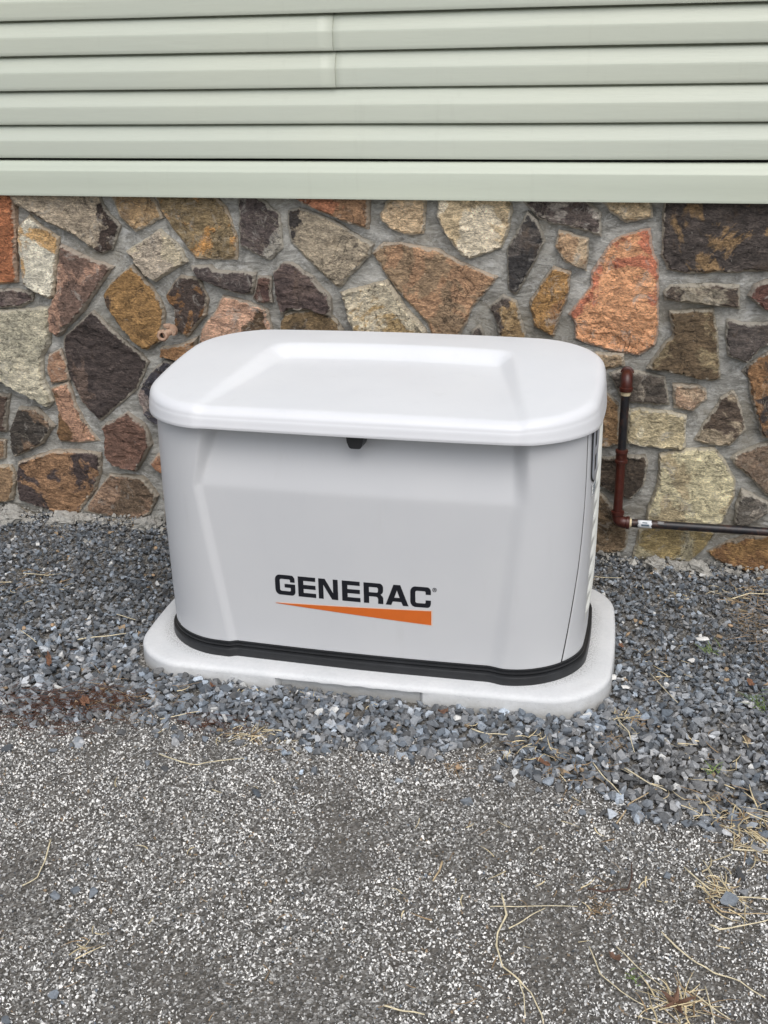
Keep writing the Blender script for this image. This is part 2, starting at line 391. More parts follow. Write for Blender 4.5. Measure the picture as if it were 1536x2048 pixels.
def mat_soil():
    m = M('soil', 0.95, spec=0.2)
    v = m.coord('Object')
    big = m.noise(v, 2.2, 5, 0.6)
    vo = m.n('ShaderNodeTexVoronoi')
    vo.inputs['Scale'].default_value = 190
    m.l(v, vo.inputs['Vector'])
    sp = m.noise(v, 160, 3, 0.6)
    col = m.ramp(vo.outputs['Color'], [(0.2, (0.085, 0.08, 0.07)), (0.5, (0.19, 0.18, 0.165)), (0.72, (0.33, 0.32, 0.30)), (0.9, (0.68, 0.67, 0.64))])
    col = m.mix(m.rampv(big, 0.42, 0.60, 0.10, 0.65), col, (0.15, 0.137, 0.12))
    col = m.mix(m.rampv(sp, 0.4, 0.6, 0, 0.3), col, (0.04, 0.036, 0.03))
    return m.done(col, m.bump(vo.outputs['Distance'], 0.8, 0.004))

MT = {
    'stone': mat_stone(), 'mortar': mat_mortar(), 'soil': mat_soil(), 'concrete': mat_concrete(),
    'siding': mat_siding('sage_vinyl', lin((198, 203, 189))),
    'trim': mat_siding('sage_trim', lin((193, 199, 184)), 0.05),
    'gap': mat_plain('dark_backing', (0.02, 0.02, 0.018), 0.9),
    'lid': mat_shell('lid_paint_lit', (0.74, 0.75, 0.77), 0.36),  # lit copy of the housing paint, light from above put into the colour
    'shell': mat_shell('panel_paint_shaded', (0.58, 0.588, 0.60), 0.38),  # same paint as the lid, darkened to paint in shade on upright faces
    'louvre': mat_shell('louvre_paint', (0.68, 0.69, 0.65), 0.45),
    'black': mat_plain('black_plastic', (0.018, 0.019, 0.021), 0.42, var=0.35, scale=9, bump=0.1),
    'letter': mat_plain('black_print', (0.006, 0.007, 0.012), 0.4, var=0.05, bump=0.0),
    'orange': mat_plain('orange_print', (0.62, 0.135, 0.018), 0.4, var=0.04, bump=0.0),
    'halo': mat_plain('print_border', (0.70, 0.56, 0.48), 0.4, var=0.03, bump=0.0),
    'grip': mat_plain('grey_plastic', (0.30, 0.315, 0.35), 0.4, var=0.08, bump=0.05),
    'label': mat_plain('white_sticker', (0.78, 0.79, 0.79), 0.35, var=0.03, bump=0.0),
    'pipe_red': mat_plain('red_oxide_pipe', (0.062, 0.014, 0.009), 0.36, var=0.4, scale=40, bump=0.3, second=(0.14, 0.055, 0.028), sec=(0.56, 0.72)),
    'pipe_black': mat_plain('black_pipe', (0.014, 0.014, 0.017), 0.36, var=0.4, scale=35, bump=0.25, second=(0.10, 0.045, 0.028), sec=(0.50, 0.72)),
    'dope': mat_plain('thread_paste', (0.62, 0.52, 0.34), 0.7, var=0.2, scale=60, bump=0.3),
    'brass': mat_plain('weathered_brass', (0.47, 0.31, 0.22), 0.55, metal=0.1, var=0.3, scale=80, bump=0.35, second=(0.46, 0.40, 0.30), sec=(0.55, 0.72)),
    'hole': mat_plain('dark_bore', (0.02, 0.018, 0.012), 0.8),
    'foil': mat_plain('pipe_sticker', (0.72, 0.75, 0.78), 0.3, var=0.1, scale=50, bump=0.1),
    'ink': mat_plain('sticker_ink', (0.10, 0.14, 0.18), 0.5),
    'gravel': mat_grain('slate_chips', 0.72),
    'grit': mat_grain('grit', 0.85),
    'straw': mat_grain('straw', 0.7),
    'lump': mat_plain('mortar_lump', (0.37, 0.36, 0.33), 0.95, var=0.3, scale=60, bump=0.9, dist=0.006),
    'leaf': mat_plain('dead_leaf', (0.15, 0.082, 0.052), 0.75, var=0.4, scale=60, bump=0.5, dist=0.002),
    'bark': mat_plain('bark_flake', (0.19, 0.095, 0.055), 0.85, var=0.4, scale=70, bump=0.7, dist=0.003),
    'white': mat_plain('white_chip', (0.72, 0.71, 0.68), 0.6, var=0.12, scale=60, bump=0.3),
    'tan': mat_plain('tan_pebble', (0.45, 0.31, 0.19), 0.7, var=0.25, scale=60, bump=0.3),
}

# ------------------------------------------------------------------ object helpers
def link(name, me, mat=None, parent=None, smooth=False, loc=None):
    o = bpy.data.objects.new(name, me)
    C.objects.link(o)
    if mat is not None and not me.materials:
        me.materials.append(mat)
    if smooth:
        me.polygons.foreach_set('use_smooth', [True] * len(me.polygons))
    if parent is not None:
        o.parent = parent
    if loc is not None:
        o.location = loc
    return o

def mesh(name, vs, fs):
    me = bpy.data.meshes.new(name)
    me.from_pydata([tuple(v) for v in vs], [], fs)
    me.update()
    return me

def empty(name, loc=(0, 0, 0), parent=None):
    o = bpy.data.objects.new(name, None)
    o.empty_display_size = 0.1
    C.objects.link(o)
    o.location = loc
    if parent is not None:
        o.parent = parent
    return o

def tag(o, label=None, cat=None, group=None, kind=None):
    if label: o['label'] = label
    if cat: o['category'] = cat
    if group: o['group'] = group
    if kind: o['kind'] = kind
    return o

def bmobj(name, bm, mat, parent=None, smooth=False, loc=None, autos=None):
    me = bpy.data.meshes.new(name)
    bmesh.ops.recalc_face_normals(bm, faces=bm.faces)
    bm.to_mesh(me)
    bm.free()
    o = link(name, me, mat, parent, smooth, loc)
    if autos is not None:
        me.set_sharp_from_angle(angle=math.radians(autos))
    return o

def tube_bm(path, rad, seg=12, bm=None, cap=True):
    """round tube along a polyline; rad may be a list"""
    bm = bm or bmesh.new()
    P = [Vector(p) for p in path]
    rings = []
    nrm = None
    for i, p in enumerate(P):
        t = (P[min(i + 1, len(P) - 1)] - P[max(i - 1, 0)]).normalized()
        if nrm is None:
            a = Vector((0, 0, 1)) if abs(t.z) < 0.9 else Vector((1, 0, 0))
            nrm = t.cross(a).normalized()
        else:
            nrm = (nrm - t * nrm.dot(t)).normalized()
        b = t.cross(nrm)
        r = rad[i] if isinstance(rad, (list, tuple)) else rad
        rings.append([bm.verts.new(p + nrm * math.cos(2 * math.pi * k / seg) * r + b * math.sin(2 * math.pi * k / seg) * r) for k in range(seg)])
    for a, b in zip(rings[:-1], rings[1:]):
        for k in range(seg):
            bm.faces.new((a[k], a[(k + 1) % seg], b[(k + 1) % seg], b[k]))
    if cap:
        bm.faces.new(rings[0][::-1])
        bm.faces.new(rings[-1])
    return bm

def lathe_bm(o, axis, prof, seg=24, bm=None):
    """solid of revolution: prof = [(distance along axis, radius)...]"""
    o, axis = Vector(o), Vector(axis).normalized()
    path = [o + axis * d for d, r in prof]
    bm = bm or bmesh.new()
    a = Vector((0, 0, 1)) if abs(axis.z) < 0.9 else Vector((1, 0, 0))
    n = axis.cross(a).normalized()
    b = axis.cross(n)
    rings = []
    for p, (d, r) in zip(path, prof):
        rings.append([bm.verts.new(p + n * math.cos(2 * math.pi * k / seg) * r + b * math.sin(2 * math.pi * k / seg) * r) for k in range(seg)])
    for x, y in zip(rings[:-1], rings[1:]):
        for k in range(seg):
            bm.faces.new((x[k], x[(k + 1) % seg], y[(k + 1) % seg], y[k]))
    if prof[0][1] > 1e-4: bm.faces.new(rings[0][::-1])
    if prof[-1][1] > 1e-4: bm.faces.new(rings[-1])
    return bm

def bow(x, y, a, b, kx, ky):
    """bowed sides: ends of each side fall back by kx / ky"""
    return (x - math.copysign(kx * (y / b) ** 2 * min(1.0, abs(x) / a), x),
            y - math.copysign(ky * (x / a) ** 2 * min(1.0, abs(y) / b), y))

def rounded(a, b, r, n=48, flat=24):
    """closed counter-clockwise outline of a rounded rectangle with even-ish spacing"""
    pts = []
    cs = ((a - r, b - r, 0), (-a + r, b - r, 90), (-a + r, -b + r, 180), (a - r, -b + r, 270))
    for i, (cx, cy, t0) in enumerate(cs):
        for k in range(n):
            t = math.radians(t0 + 90 * k / n)
            pts.append((cx + r * math.cos(t), cy + r * math.sin(t)))
        t = math.radians(t0 + 90)
        e0 = (cx + r * math.cos(t), cy + r * math.sin(t))
        nx = cs[(i + 1) % 4]
        e1 = (nx[0] + r * math.cos(t), nx[1] + r * math.sin(t))
        for k in range(flat):
            f = k / flat
            pts.append((lerp(e0[0], e1[0], f), lerp(e0[1], e1[1], f)))
    return pts

# ------------------------------------------------------------------ ground
BX = [-6, -2, -.858, -.485, -.207, .053, .3, .488, .67, .835, 1.034, 2, 6]
BY = [-.85, -.80, -.682, -.60, -.593, -.583, -.565, -.59, -.678, -.734, -.712, -.75, -.8]
def edge_y(x):
    return float(np.interp(x, BX, BY)) + 0.012 * noise.noise(Vector((x * 9, 3.1, 0)))
WALL = 0.61
def gh(x, y):
    e = edge_y(x)
    h = 0.004 * sm(-0.02, 0.12, y - e)
    h -= 0.0035 * (1 - sm(0.02, 0.10, math.hypot(max(0, abs(x) - 0.55), max(0, abs(y) - 0.25)) - 0.10))
    h += 0.021 * sm(0.20, 0.58, y)
    h += 0.0035 * noise.noise(Vector((x * 2.3, y * 2.3, 0.4))) + 0.0012 * noise.noise(Vector((x * 11, y * 11, 0.7)))
    if abs(x) > 4 or y < -4: h *= 0
    return h

def build_ground():
    xs = sorted(set([-60, -30, -12, -6, -4, -3] + [round(-2.4 + 0.04 * i, 3) for i in range(121)] + [3, 4, 6, 12, 30, 60]))
    ys = sorted(set([-60, -30, -12, -6, -4, -3] + [round(-2.4 + 0.04 * i, 3) for i in range(78)] + [1.5, 3, 8, 20, 60]))
    vs = [(x, y, gh(x, y) - 0.004) for y in ys for x in xs]
    nx = len(xs)
    fs = [(j * nx + i, j * nx + i + 1, (j + 1) * nx + i + 1, (j + 1) * nx + i) for j in range(len(ys) - 1) for i in range(nx - 1)]
    tag(link('ground', mesh('ground', vs, fs), MT['soil'], smooth=True), kind='structure')
build_ground()

# convex rock shapes made once, then copied in bulk into one mesh
def rock_shapes(n, npts, flat, seed):
    r = random.Random(seed)
    out = []
    for _ in range(n):
        bm = bmesh.new()
        for k in range(npts):
            v = Vector((r.gauss(0, 1), r.gauss(0, 1), r.gauss(0, 1))).normalized()
            v = Vector((v.x * 1.0, v.y * r.uniform(0.6, 0.95), v.z * flat))
            bm.verts.new(v * r.uniform(0.82, 1.08) * 0.5)
        res = bmesh.ops.convex_hull(bm, input=bm.verts)
        bmesh.ops.delete(bm, geom=[g for g in res['geom_interior'] if isinstance(g, bmesh.types.BMVert)], context='VERTS')
        bmesh.ops.triangulate(bm, faces=bm.faces)
        bmesh.ops.recalc_face_normals(bm, faces=bm.faces)
        bm.verts.index_update()
        V = np.array([v.co[:] for v in bm.verts])
        F = np.array([[v.index for v in f.verts] for f in bm.faces])
        bm.free()
        out.append((V, F))
    return out

def scatter_mesh(name, shapes, pos, size, col, tilt, mat, seed):
    rng = np.random.default_rng(seed)
    n = len(pos)
    kind = rng.integers(0, len(shapes), n)
    VV, FF, CC = [], [], []
    base = 0
    yaw = rng.uniform(0, 2 * np.pi, n)
    ax = rng.normal(0, tilt, n)
    ay = rng.normal(0, tilt, n)
    for s, (V, F) in enumerate(shapes):
        idx = np.nonzero(kind == s)[0]
        if len(idx) == 0: continue
        P = V[None, :, :] * size[idx][:, None, None]
        ca, sa = np.cos(ax[idx])[:, None], np.sin(ax[idx])[:, None]
        y, z = P[..., 1] * ca - P[..., 2] * sa, P[..., 1] * sa + P[..., 2] * ca
        x = P[..., 0]
        cb, sb = np.cos(ay[idx])[:, None], np.sin(ay[idx])[:, None]
        x, z = x * cb + z * sb, -x * sb + z * cb
        cc, sc = np.cos(yaw[idx])[:, None], np.sin(yaw[idx])[:, None]
        x, y = x * cc - y * sc, x * sc + y * cc
        Q = np.stack([x, y, z], -1) + pos[idx][:, None, :]
        m, k = Q.shape[0], Q.shape[1]
        VV.append(Q.reshape(-1, 3))
        FF.append((F[None, :, :] + (np.arange(m) * k)[:, None, None] + base).reshape(-1, 3))
        CC.append(np.repeat(col[idx], k, axis=0))
        base += m * k
    V = np.concatenate(VV).astype(np.float32); F = np.concatenate(FF).astype(np.int32); Cc = np.concatenate(CC).astype(np.float32)
    me = bpy.data.meshes.new(name)
    me.vertices.add(len(V)); me.vertices.foreach_set('co', V.ravel())
    me.loops.add(F.size); me.loops.foreach_set('vertex_index', F.ravel())
    me.polygons.add(len(F))
    me.polygons.foreach_set('loop_start', np.arange(0, F.size, 3, dtype=np.int32))
    me.polygons.foreach_set('loop_total', np.full(len(F), 3, dtype=np.int32))
    me.polygons.foreach_set('use_smooth', np.zeros(len(F), dtype=bool))
    me.update(calc_edges=True)
    a = me.attributes.new('col', 'FLOAT_COLOR', 'POINT')
    a.data.foreach_set('color', np.concatenate([Cc, np.ones((len(Cc), 1), np.float32)], 1).ravel())
    return link(name, me, mat)

def fnoise(x, y, s, z=0.0):
    return noise.noise(Vector((x * s, y * s, z)))

def in_rr(x, y, a, b, r):
    X, Y = abs(x), abs(y)
    if X > a or Y > b: return False
    ex, ey = max(X - (a - r), 0), max(Y - (b - r), 0)
    return ex * ex + ey * ey < r * r

def build_gravel():
    pos, size, col = [], [], []
    r = random.Random(5)
    y0, y1, x0, x1 = -0.95, 0.615, -2.1, 2.1
    n = int((y1 - y0) * (x1 - x0) * 7000)
    for _ in range(n):
        x, y = r.uniform(x0, x1), r.uniform(y0, y1)
        d = y - edge_y(x)
        d2 = d + 0.10 * fnoise(x, y, 7, 2.2)
        if d2 < 0:
            if r.random() > 0.16 * math.exp(d2 / 0.05): continue
        if in_rr(x, y + 0.008, 0.674, 0.362, 0.165): continue
        if -1.25 > x and d > 0 and r.random() < 0.1: continue
        s = r.lognormvariate(math.log(0.0200), 0.30)
        s = min(0.034, max(0.008, s))
        s *= lerp(1.18, 0.82, sm(-0.5, 0.2, y))
        lay = r.random()
        z = gh(x, y) + (0.001 + 0.009 * lay) * sm(-0.05, 0.08, d) + s * 0.12
        pos.append((x, y, z)); size.append(s)
        t = r.random()
        warm = sm(0.1, 0.5, fnoise(x, y, 2.6, 5.0)) * (1 if x > 0.5 else 0.35)
        if t < 0.018: c = (0.62, 0.62, 0.60)
        elif t < 0.028: c = (0.34, 0.25, 0.16)
        else:
            g = max(0.05, r.lognormvariate(math.log(0.205), 0.46))
            g = min(g, 0.60)
            k = r.uniform(0.0, 0.17) * (1 - 0.8 * warm)
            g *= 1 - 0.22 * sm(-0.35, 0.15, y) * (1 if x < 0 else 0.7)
            c = (g * (1 - k * 1.0), g * (1 - k * 0.20), g * (1 + k * 0.75))
        col.append(c)
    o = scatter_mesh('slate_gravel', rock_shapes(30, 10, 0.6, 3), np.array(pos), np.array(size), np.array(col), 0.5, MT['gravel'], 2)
    tag(o, 'blue-grey crushed slate gravel spread around the pad up to the stone wall', 'gravel', kind='stuff')

def build_grit():
    pos, size, col = [], [], []
    rng = np.random.default_rng(17)
    y0, y1, x0, x1 = -1.85, -0.50, -1.7, 2.1
    n = int((y1 - y0) * (x1 - x0) * 44000)
    X = rng.uniform(x0, x1, n); Y = rng.uniform(y0, y1, n); T = rng.random(n); U = rng.random(n); Sg = rng.normal(0, 1, n)
    for x, y, t, u, g in zip(X.tolist(), Y.tolist(), T.tolist(), U.tolist(), Sg.tolist()):
        d = y - edge_y(x)
        if d > 0.05: continue
        f = fnoise(x, y, 3.1, 1.0) + 0.55 * fnoise(x, y, 9.0, 4.0) + 0.3 * fnoise(x, y, 27.0, 6.0)
        bare = sm(-0.12, 0.60, f)
        if u < 0.50 * bare: continue
        s = min(0.0125, max(0.0030, 0.0062 * math.exp(0.32 * g)))
        z = gh(x, y) + 0.0008 - 0.0018 * bare
        dark = 1.14 - 0.48 * bare
        if t < 0.22: c = 0.62 + 0.18 * u; k = (1.0, 0.98, 0.94)
        elif t < 0.46: c = 0.42 + 0.22 * u; k = (1.0, 0.99, 0.965)
        elif t < 0.72: c = 0.17 + 0.13 * u; k = (1.0, 0.98, 0.94)
        elif t < 0.97: c = 0.065 + 0.08 * u; k = (1.0, 0.96, 0.90)
        elif t < 0.99: c = 0.22; k = (1.2, 0.9, 0.6)
        else: c = 0.16; k = (0.85, 1.0, 1.18)
        c *= dark * 1.18
        pos.append((x, y, z)); size.append(s); col.append((c * k[0], c * k[1], c * k[2]))
    o = scatter_mesh('driveway_grit', rock_shapes(16, 6, 0.7, 9), np.array(pos), np.array(size), np.array(col), 0.6, MT['grit'], 4)
    tag(o, 'packed grey and white grit of the driveway in the foreground', 'grit', kind='stuff')
build_gravel()
build_grit()

# ------------------------------------------------------------------ stone wall
def poly_area(p):
    return 0.5 * sum(p[i][0] * p[(i + 1) % len(p)][1] - p[(i + 1) % len(p)][0] * p[i][1] for i in range(len(p)))
def inside(p, x, y):
    c = False
    for i in range(len(p)):
        (x1, y1), (x2, y2) = p[i], p[(i + 1) % len(p)]
        if (y1 > y) != (y2 > y) and x < (x2 - x1) * (y - y1) / (y2 - y1) + x1: c = not c
    return c
def dens(p, step):
    out = []
    for i in range(len(p)):
        a, b = p[i], p[(i + 1) % len(p)]
        L = math.hypot(b[0] - a[0], b[1] - a[1])
        n = max(1, int(round(L / step)))
        for k in range(n):
            out.append((lerp(a[0], b[0], k / n), lerp(a[1], b[1], k / n)))
    return out

TOPZ = 1.192
traced = []
for pts, c1, c2 in STONES:
    p = [(x / 1000, min(z / 1000, TOPZ + 0.004)) for x, z in pts]
    if poly_area(p) < 0: p = p[::-1]
    traced.append((p, c1, c2))
blk = [q for p, _, _ in traced for q in dens(p, 0.02)]

def clip(poly, px, py, nx, ny):
    out = []
    for i in range(len(poly)):
        a, b = poly[i], poly[(i + 1) % len(poly)]
        da = (a[0] - px) * nx + (a[1] - py) * ny
        db = (b[0] - px) * nx + (b[1] - py) * ny
        if da <= 0: out.append(a)
        if (da < 0) != (db < 0) and abs(da - db) > 1e-9:
            t = da / (da - db)
            out.append((lerp(a[0], b[0], t), lerp(a[1], b[1], t)))
    return out

def filler():
    r = random.Random(21)
    seeds = []
    for tries in range(9000):
        x, z = r.uniform(-2.75, 2.75), r.uniform(-0.02, 1.2)
        vis = (-1.50 < x < 1.16) and not (-0.78 < x < 0.50 and z < 0.60)
        if vis: continue
        if any(inside(p, x, z) for p, _, _ in traced): continue
        if min((q[0] - x) ** 2 + (q[1] - z) ** 2 for q in blk) < 0.045 ** 2: continue
        if any((q[0] - x) ** 2 + ((q[1] - z) * 1.15) ** 2 < q[2] ** 2 for q in seeds): continue
        seeds.append((x, z, r.choice((0.11, 0.15, 0.19))))
    pal = [(s[1], s[2]) for s in traced]
    out = []
    for i, (x, z, _) in enumerate(seeds):
        poly = [(x - 0.2, z - 0.17), (x + 0.2, z - 0.17), (x + 0.2, z + 0.17), (x - 0.2, z + 0.17)]
        poly = clip(poly, x, TOPZ, 0, 1); poly = clip(poly, x, -0.04, 0, -1)
        for j, q in enumerate(seeds):
            if i == j: continue
            dx, dz = q[0] - x, q[1] - z
            L = math.hypot(dx, dz)
            if L > 0.6: continue
            poly = clip(poly, x + dx * (0.5 - 0.011 / L), z + dz * (0.5 - 0.011 / L), dx / L, dz / L)
        for q in blk:
            dx, dz = q[0] - x, q[1] - z
            L = math.hypot(dx, dz)
            if L > 0.4: continue
            poly = clip(poly, q[0] - dx / L * 0.022, q[1] - dz / L * 0.022, dx / L, dz / L)
        if len(poly) < 3 or abs(poly_area(poly)) < 0.003: continue
        if poly_area(poly) < 0: poly = poly[::-1]
        c = pal[r.randrange(len(pal))]
        out.append((poly, c[0], c[1]))
    return out

def stone_mesh(p, c1, c2, seed):
    r = random.Random(seed)
    cx = sum(q[0] for q in p) / len(p); cz = sum(q[1] for q in p) / len(p)
    # mitred growth into the joint, then a ragged outline
    q_ = []
    n_ = len(p)
    for i in range(n_):
        a, b, c = p[i - 1], p[i], p[(i + 1) % n_]
        u1 = Vector((b[1] - a[1], a[0] - b[0])).normalized(); u2 = Vector((c[1] - b[1], b[0] - c[0])).normalized()
        mm = u1 + u2
        k = 0.0065 / max(0.45, mm.length_squared / 2) if mm.length > 1e-3 else 0
        q_.append((b[0] + mm.x / 2 * k * 1.0, b[1] + mm.y / 2 * k * 1.0))
    p = q_
    B = []
    dp = dens(p, 0.0075)
    nb = len(dp)
    for i, (x, z) in enumerate(dp):
        j = 0.0034 * noise.noise(Vector((x * 38, z * 38, seed * 3.3))) + 0.0018 * noise.noise(Vector((x * 130, z * 130, seed * 1.3)))
        a, b = dp[i - 1], dp[(i + 1) % nb]
        tx, tz = b[0] - a[0], b[1] - a[1]
        L = math.hypot(tx, tz) or 1
        B.append((x + tz / L * j, z - tx / L * j))
    # corner rounding
    for _ in range(0):
        B = [((B[i - 1][0] + 2 * B[i][0] + B[(i + 1) % nb][0]) / 4, (B[i - 1][1] + 2 * B[i][1] + B[(i + 1) % nb][1]) / 4) for i in range(nb)]
    segs = np.array(B)
    seg2 = np.roll(segs, -1, 0)
    def bdist(x, z):
        a = segs; d = seg2 - segs
        t = np.clip(((x - a[:, 0]) * d[:, 0] + (z - a[:, 1]) * d[:, 1]) / np.maximum((d ** 2).sum(1), 1e-12), 0, 1)
        return float(np.sqrt(((a[:, 0] + t * d[:, 0] - x) ** 2 + (a[:, 1] + t * d[:, 1] - z) ** 2).min()))
    step = 0.0095
    I = []
    x0, x1 = segs[:, 0].min(), segs[:, 0].max(); z0, z1 = segs[:, 1].min(), segs[:, 1].max()
    j = 0
    z = z0 + step / 2
    while z < z1:
        x = x0 + (step / 2 if j % 2 else 0)
        while x < x1:
            px, pz = x + r.uniform(-1, 1) * step * 0.3, z + r.uniform(-1, 1) * step * 0.3
            if inside(B, px, pz):
                d = bdist(px, pz)
                if d > 0.0038: I.append((px, pz, d))
            x += step
        z += step * 0.87; j += 1
    verts = [Vector((x, z)) for x, z in B] + [Vector((q[0], q[1])) for q in I]
    edges = [(i, (i + 1) % nb) for i in range(nb)]
    V, E, F, *_ = delaunay_2d_cdt(verts, edges, [], 1, 1e-6)
    proud = r.uniform(0.012, 0.034)
    tx, tz = r.uniform(-0.09, 0.09), r.uniform(-0.10, 0.08)
    ang = r.uniform(0, math.pi); ca, sa = math.cos(ang), math.sin(ang)
    terr = r.choice((0.0, 0.005, 0.009, 0.013))
    vs, ed = [], []
    dd = {i + nb: q[2] for i, q in enumerate(I)}
    for i, v in enumerate(V):
        x, z = v.x, v.y
        d = 0.0 if i < nb else dd.get(i, bdist(x, z))
        u, w_ = x * ca + z * sa, -x * sa + z * ca
        q = noise.noise(Vector((u * 9, w_ * 5, seed * 2.1)))
        ter = math.floor(q * 3.2 + 0.5 * noise.noise(Vector((u * 40, w_ * 40, seed)))) / 3.2
        h = proud * (0.30 + 0.70 * sm(0, 0.0055, d)) + tx * (x - cx) + tz * (z - cz)
        h += sm(0, 0.02, d) * (0.0045 * noise.noise(Vector((u * 22, w_ * 12, seed * 1.7))) + 0.0020 * noise.noise(Vector((u * 70, w_ * 45, seed))) + terr * ter)
        vs.append((x - cx, -max(0.002, h), z - cz))
        ed.append(max(0.0, 1 - d / 0.012))
    n = len(vs)
    for i in range(nb):
        x, z = V[i].x, V[i].y
        ux, uz = x - cx, z - cz
        vs.append((ux * 1.01, 0.018, uz * 1.01)); ed.append(1.0)
    fs = []
    for f in F:
        a, b, c = f[0], f[1], f[2]
        fs.append(tuple(f))
    fs += [(i, n + i, n + (i + 1) % nb, (i + 1) % nb) for i in range(nb)]
    me = mesh('stone', vs, fs)
    bm = bmesh.new(); bm.from_mesh(me); bmesh.ops.recalc_face_normals(bm, faces=bm.faces)
    # open back: make sure the front faces look out of the wall
    fr = [f for f in bm.faces if f.index < len(F)]
    if sum(f.normal.y for f in fr) > 0: bmesh.ops.reverse_faces(bm, faces=bm.faces)
    bm.to_mesh(me); bm.free()
    for nm, c in (('c1', c1), ('c2', c2)):
        a = me.attributes.new(nm, 'FLOAT_COLOR', 'POINT')
        L = lin(c); m_ = 1.0; g_ = 0.3 * L[0] + 0.6 * L[1] + 0.1 * L[2]
        L = [lerp(q, g_, 0.22) * m_ * 1.42 * k_ for q, k_ in zip(L, (0.985, 0.992, 0.95))]
        a.data.foreach_set('color', [L[0], L[1], L[2], 1.0] * len(me.vertices))
    a = me.attributes.new('edge', 'FLOAT', 'POINT')
    a.data.foreach_set('value', ed)
    return me, cx, cz

def build_wall():
    wall = empty('stone_wall', (0, WALL, 0))
    tag(wall, 'foundation wall of mixed brown, gold, purple and cream field stones set in grey mortar', 'stone wall')
    xs = np.arange(-3.0, 3.001, 0.0125); zs = np.arange(-0.06, 1.2001, 0.0125)
    nx, nz = len(xs), len(zs)
    vs = []
    for z in zs.tolist():
        for x in xs.tolist():
            h = 0.0060 * noise.noise(Vector((x * 9, z * 9, 0.3))) + 0.0035 * noise.noise(Vector((x * 30, z * 38, 1.3))) + 0.0016 * noise.noise(Vector((x * 80, z * 95, 2.3)))
            vs.append((x, 0.0045 - h * 1.25, z))
    fs = [(j * nx + i, j * nx + i + 1, (j + 1) * nx + i + 1, (j + 1) * nx + i) for j in range(nz - 1) for i in range(nx - 1)]
    n = len(vs)
    # solid back of the wall
    vs += [(-3.0, 0.25, -0.06), (3.0, 0.25, -0.06), (3.0, 0.25, 1.2), (-3.0, 0.25, 1.2)]
    fs += [(n, n + 3, n + 2, n + 1), (0, n, n + 1, nx - 1), ((nz - 1) * nx, nz * nx - 1, n + 2, n + 3)]
    link('mortar', mesh('mortar', vs, fs), MT['mortar'], wall, smooth=True)
    for i, (p, c1, c2) in enumerate(traced + filler()):
        me, cx, cz = stone_mesh(p, c1, c2, i + 1)
        link('stone', me, MT['stone'], wall, loc=(cx, 0, cz))
build_wall()

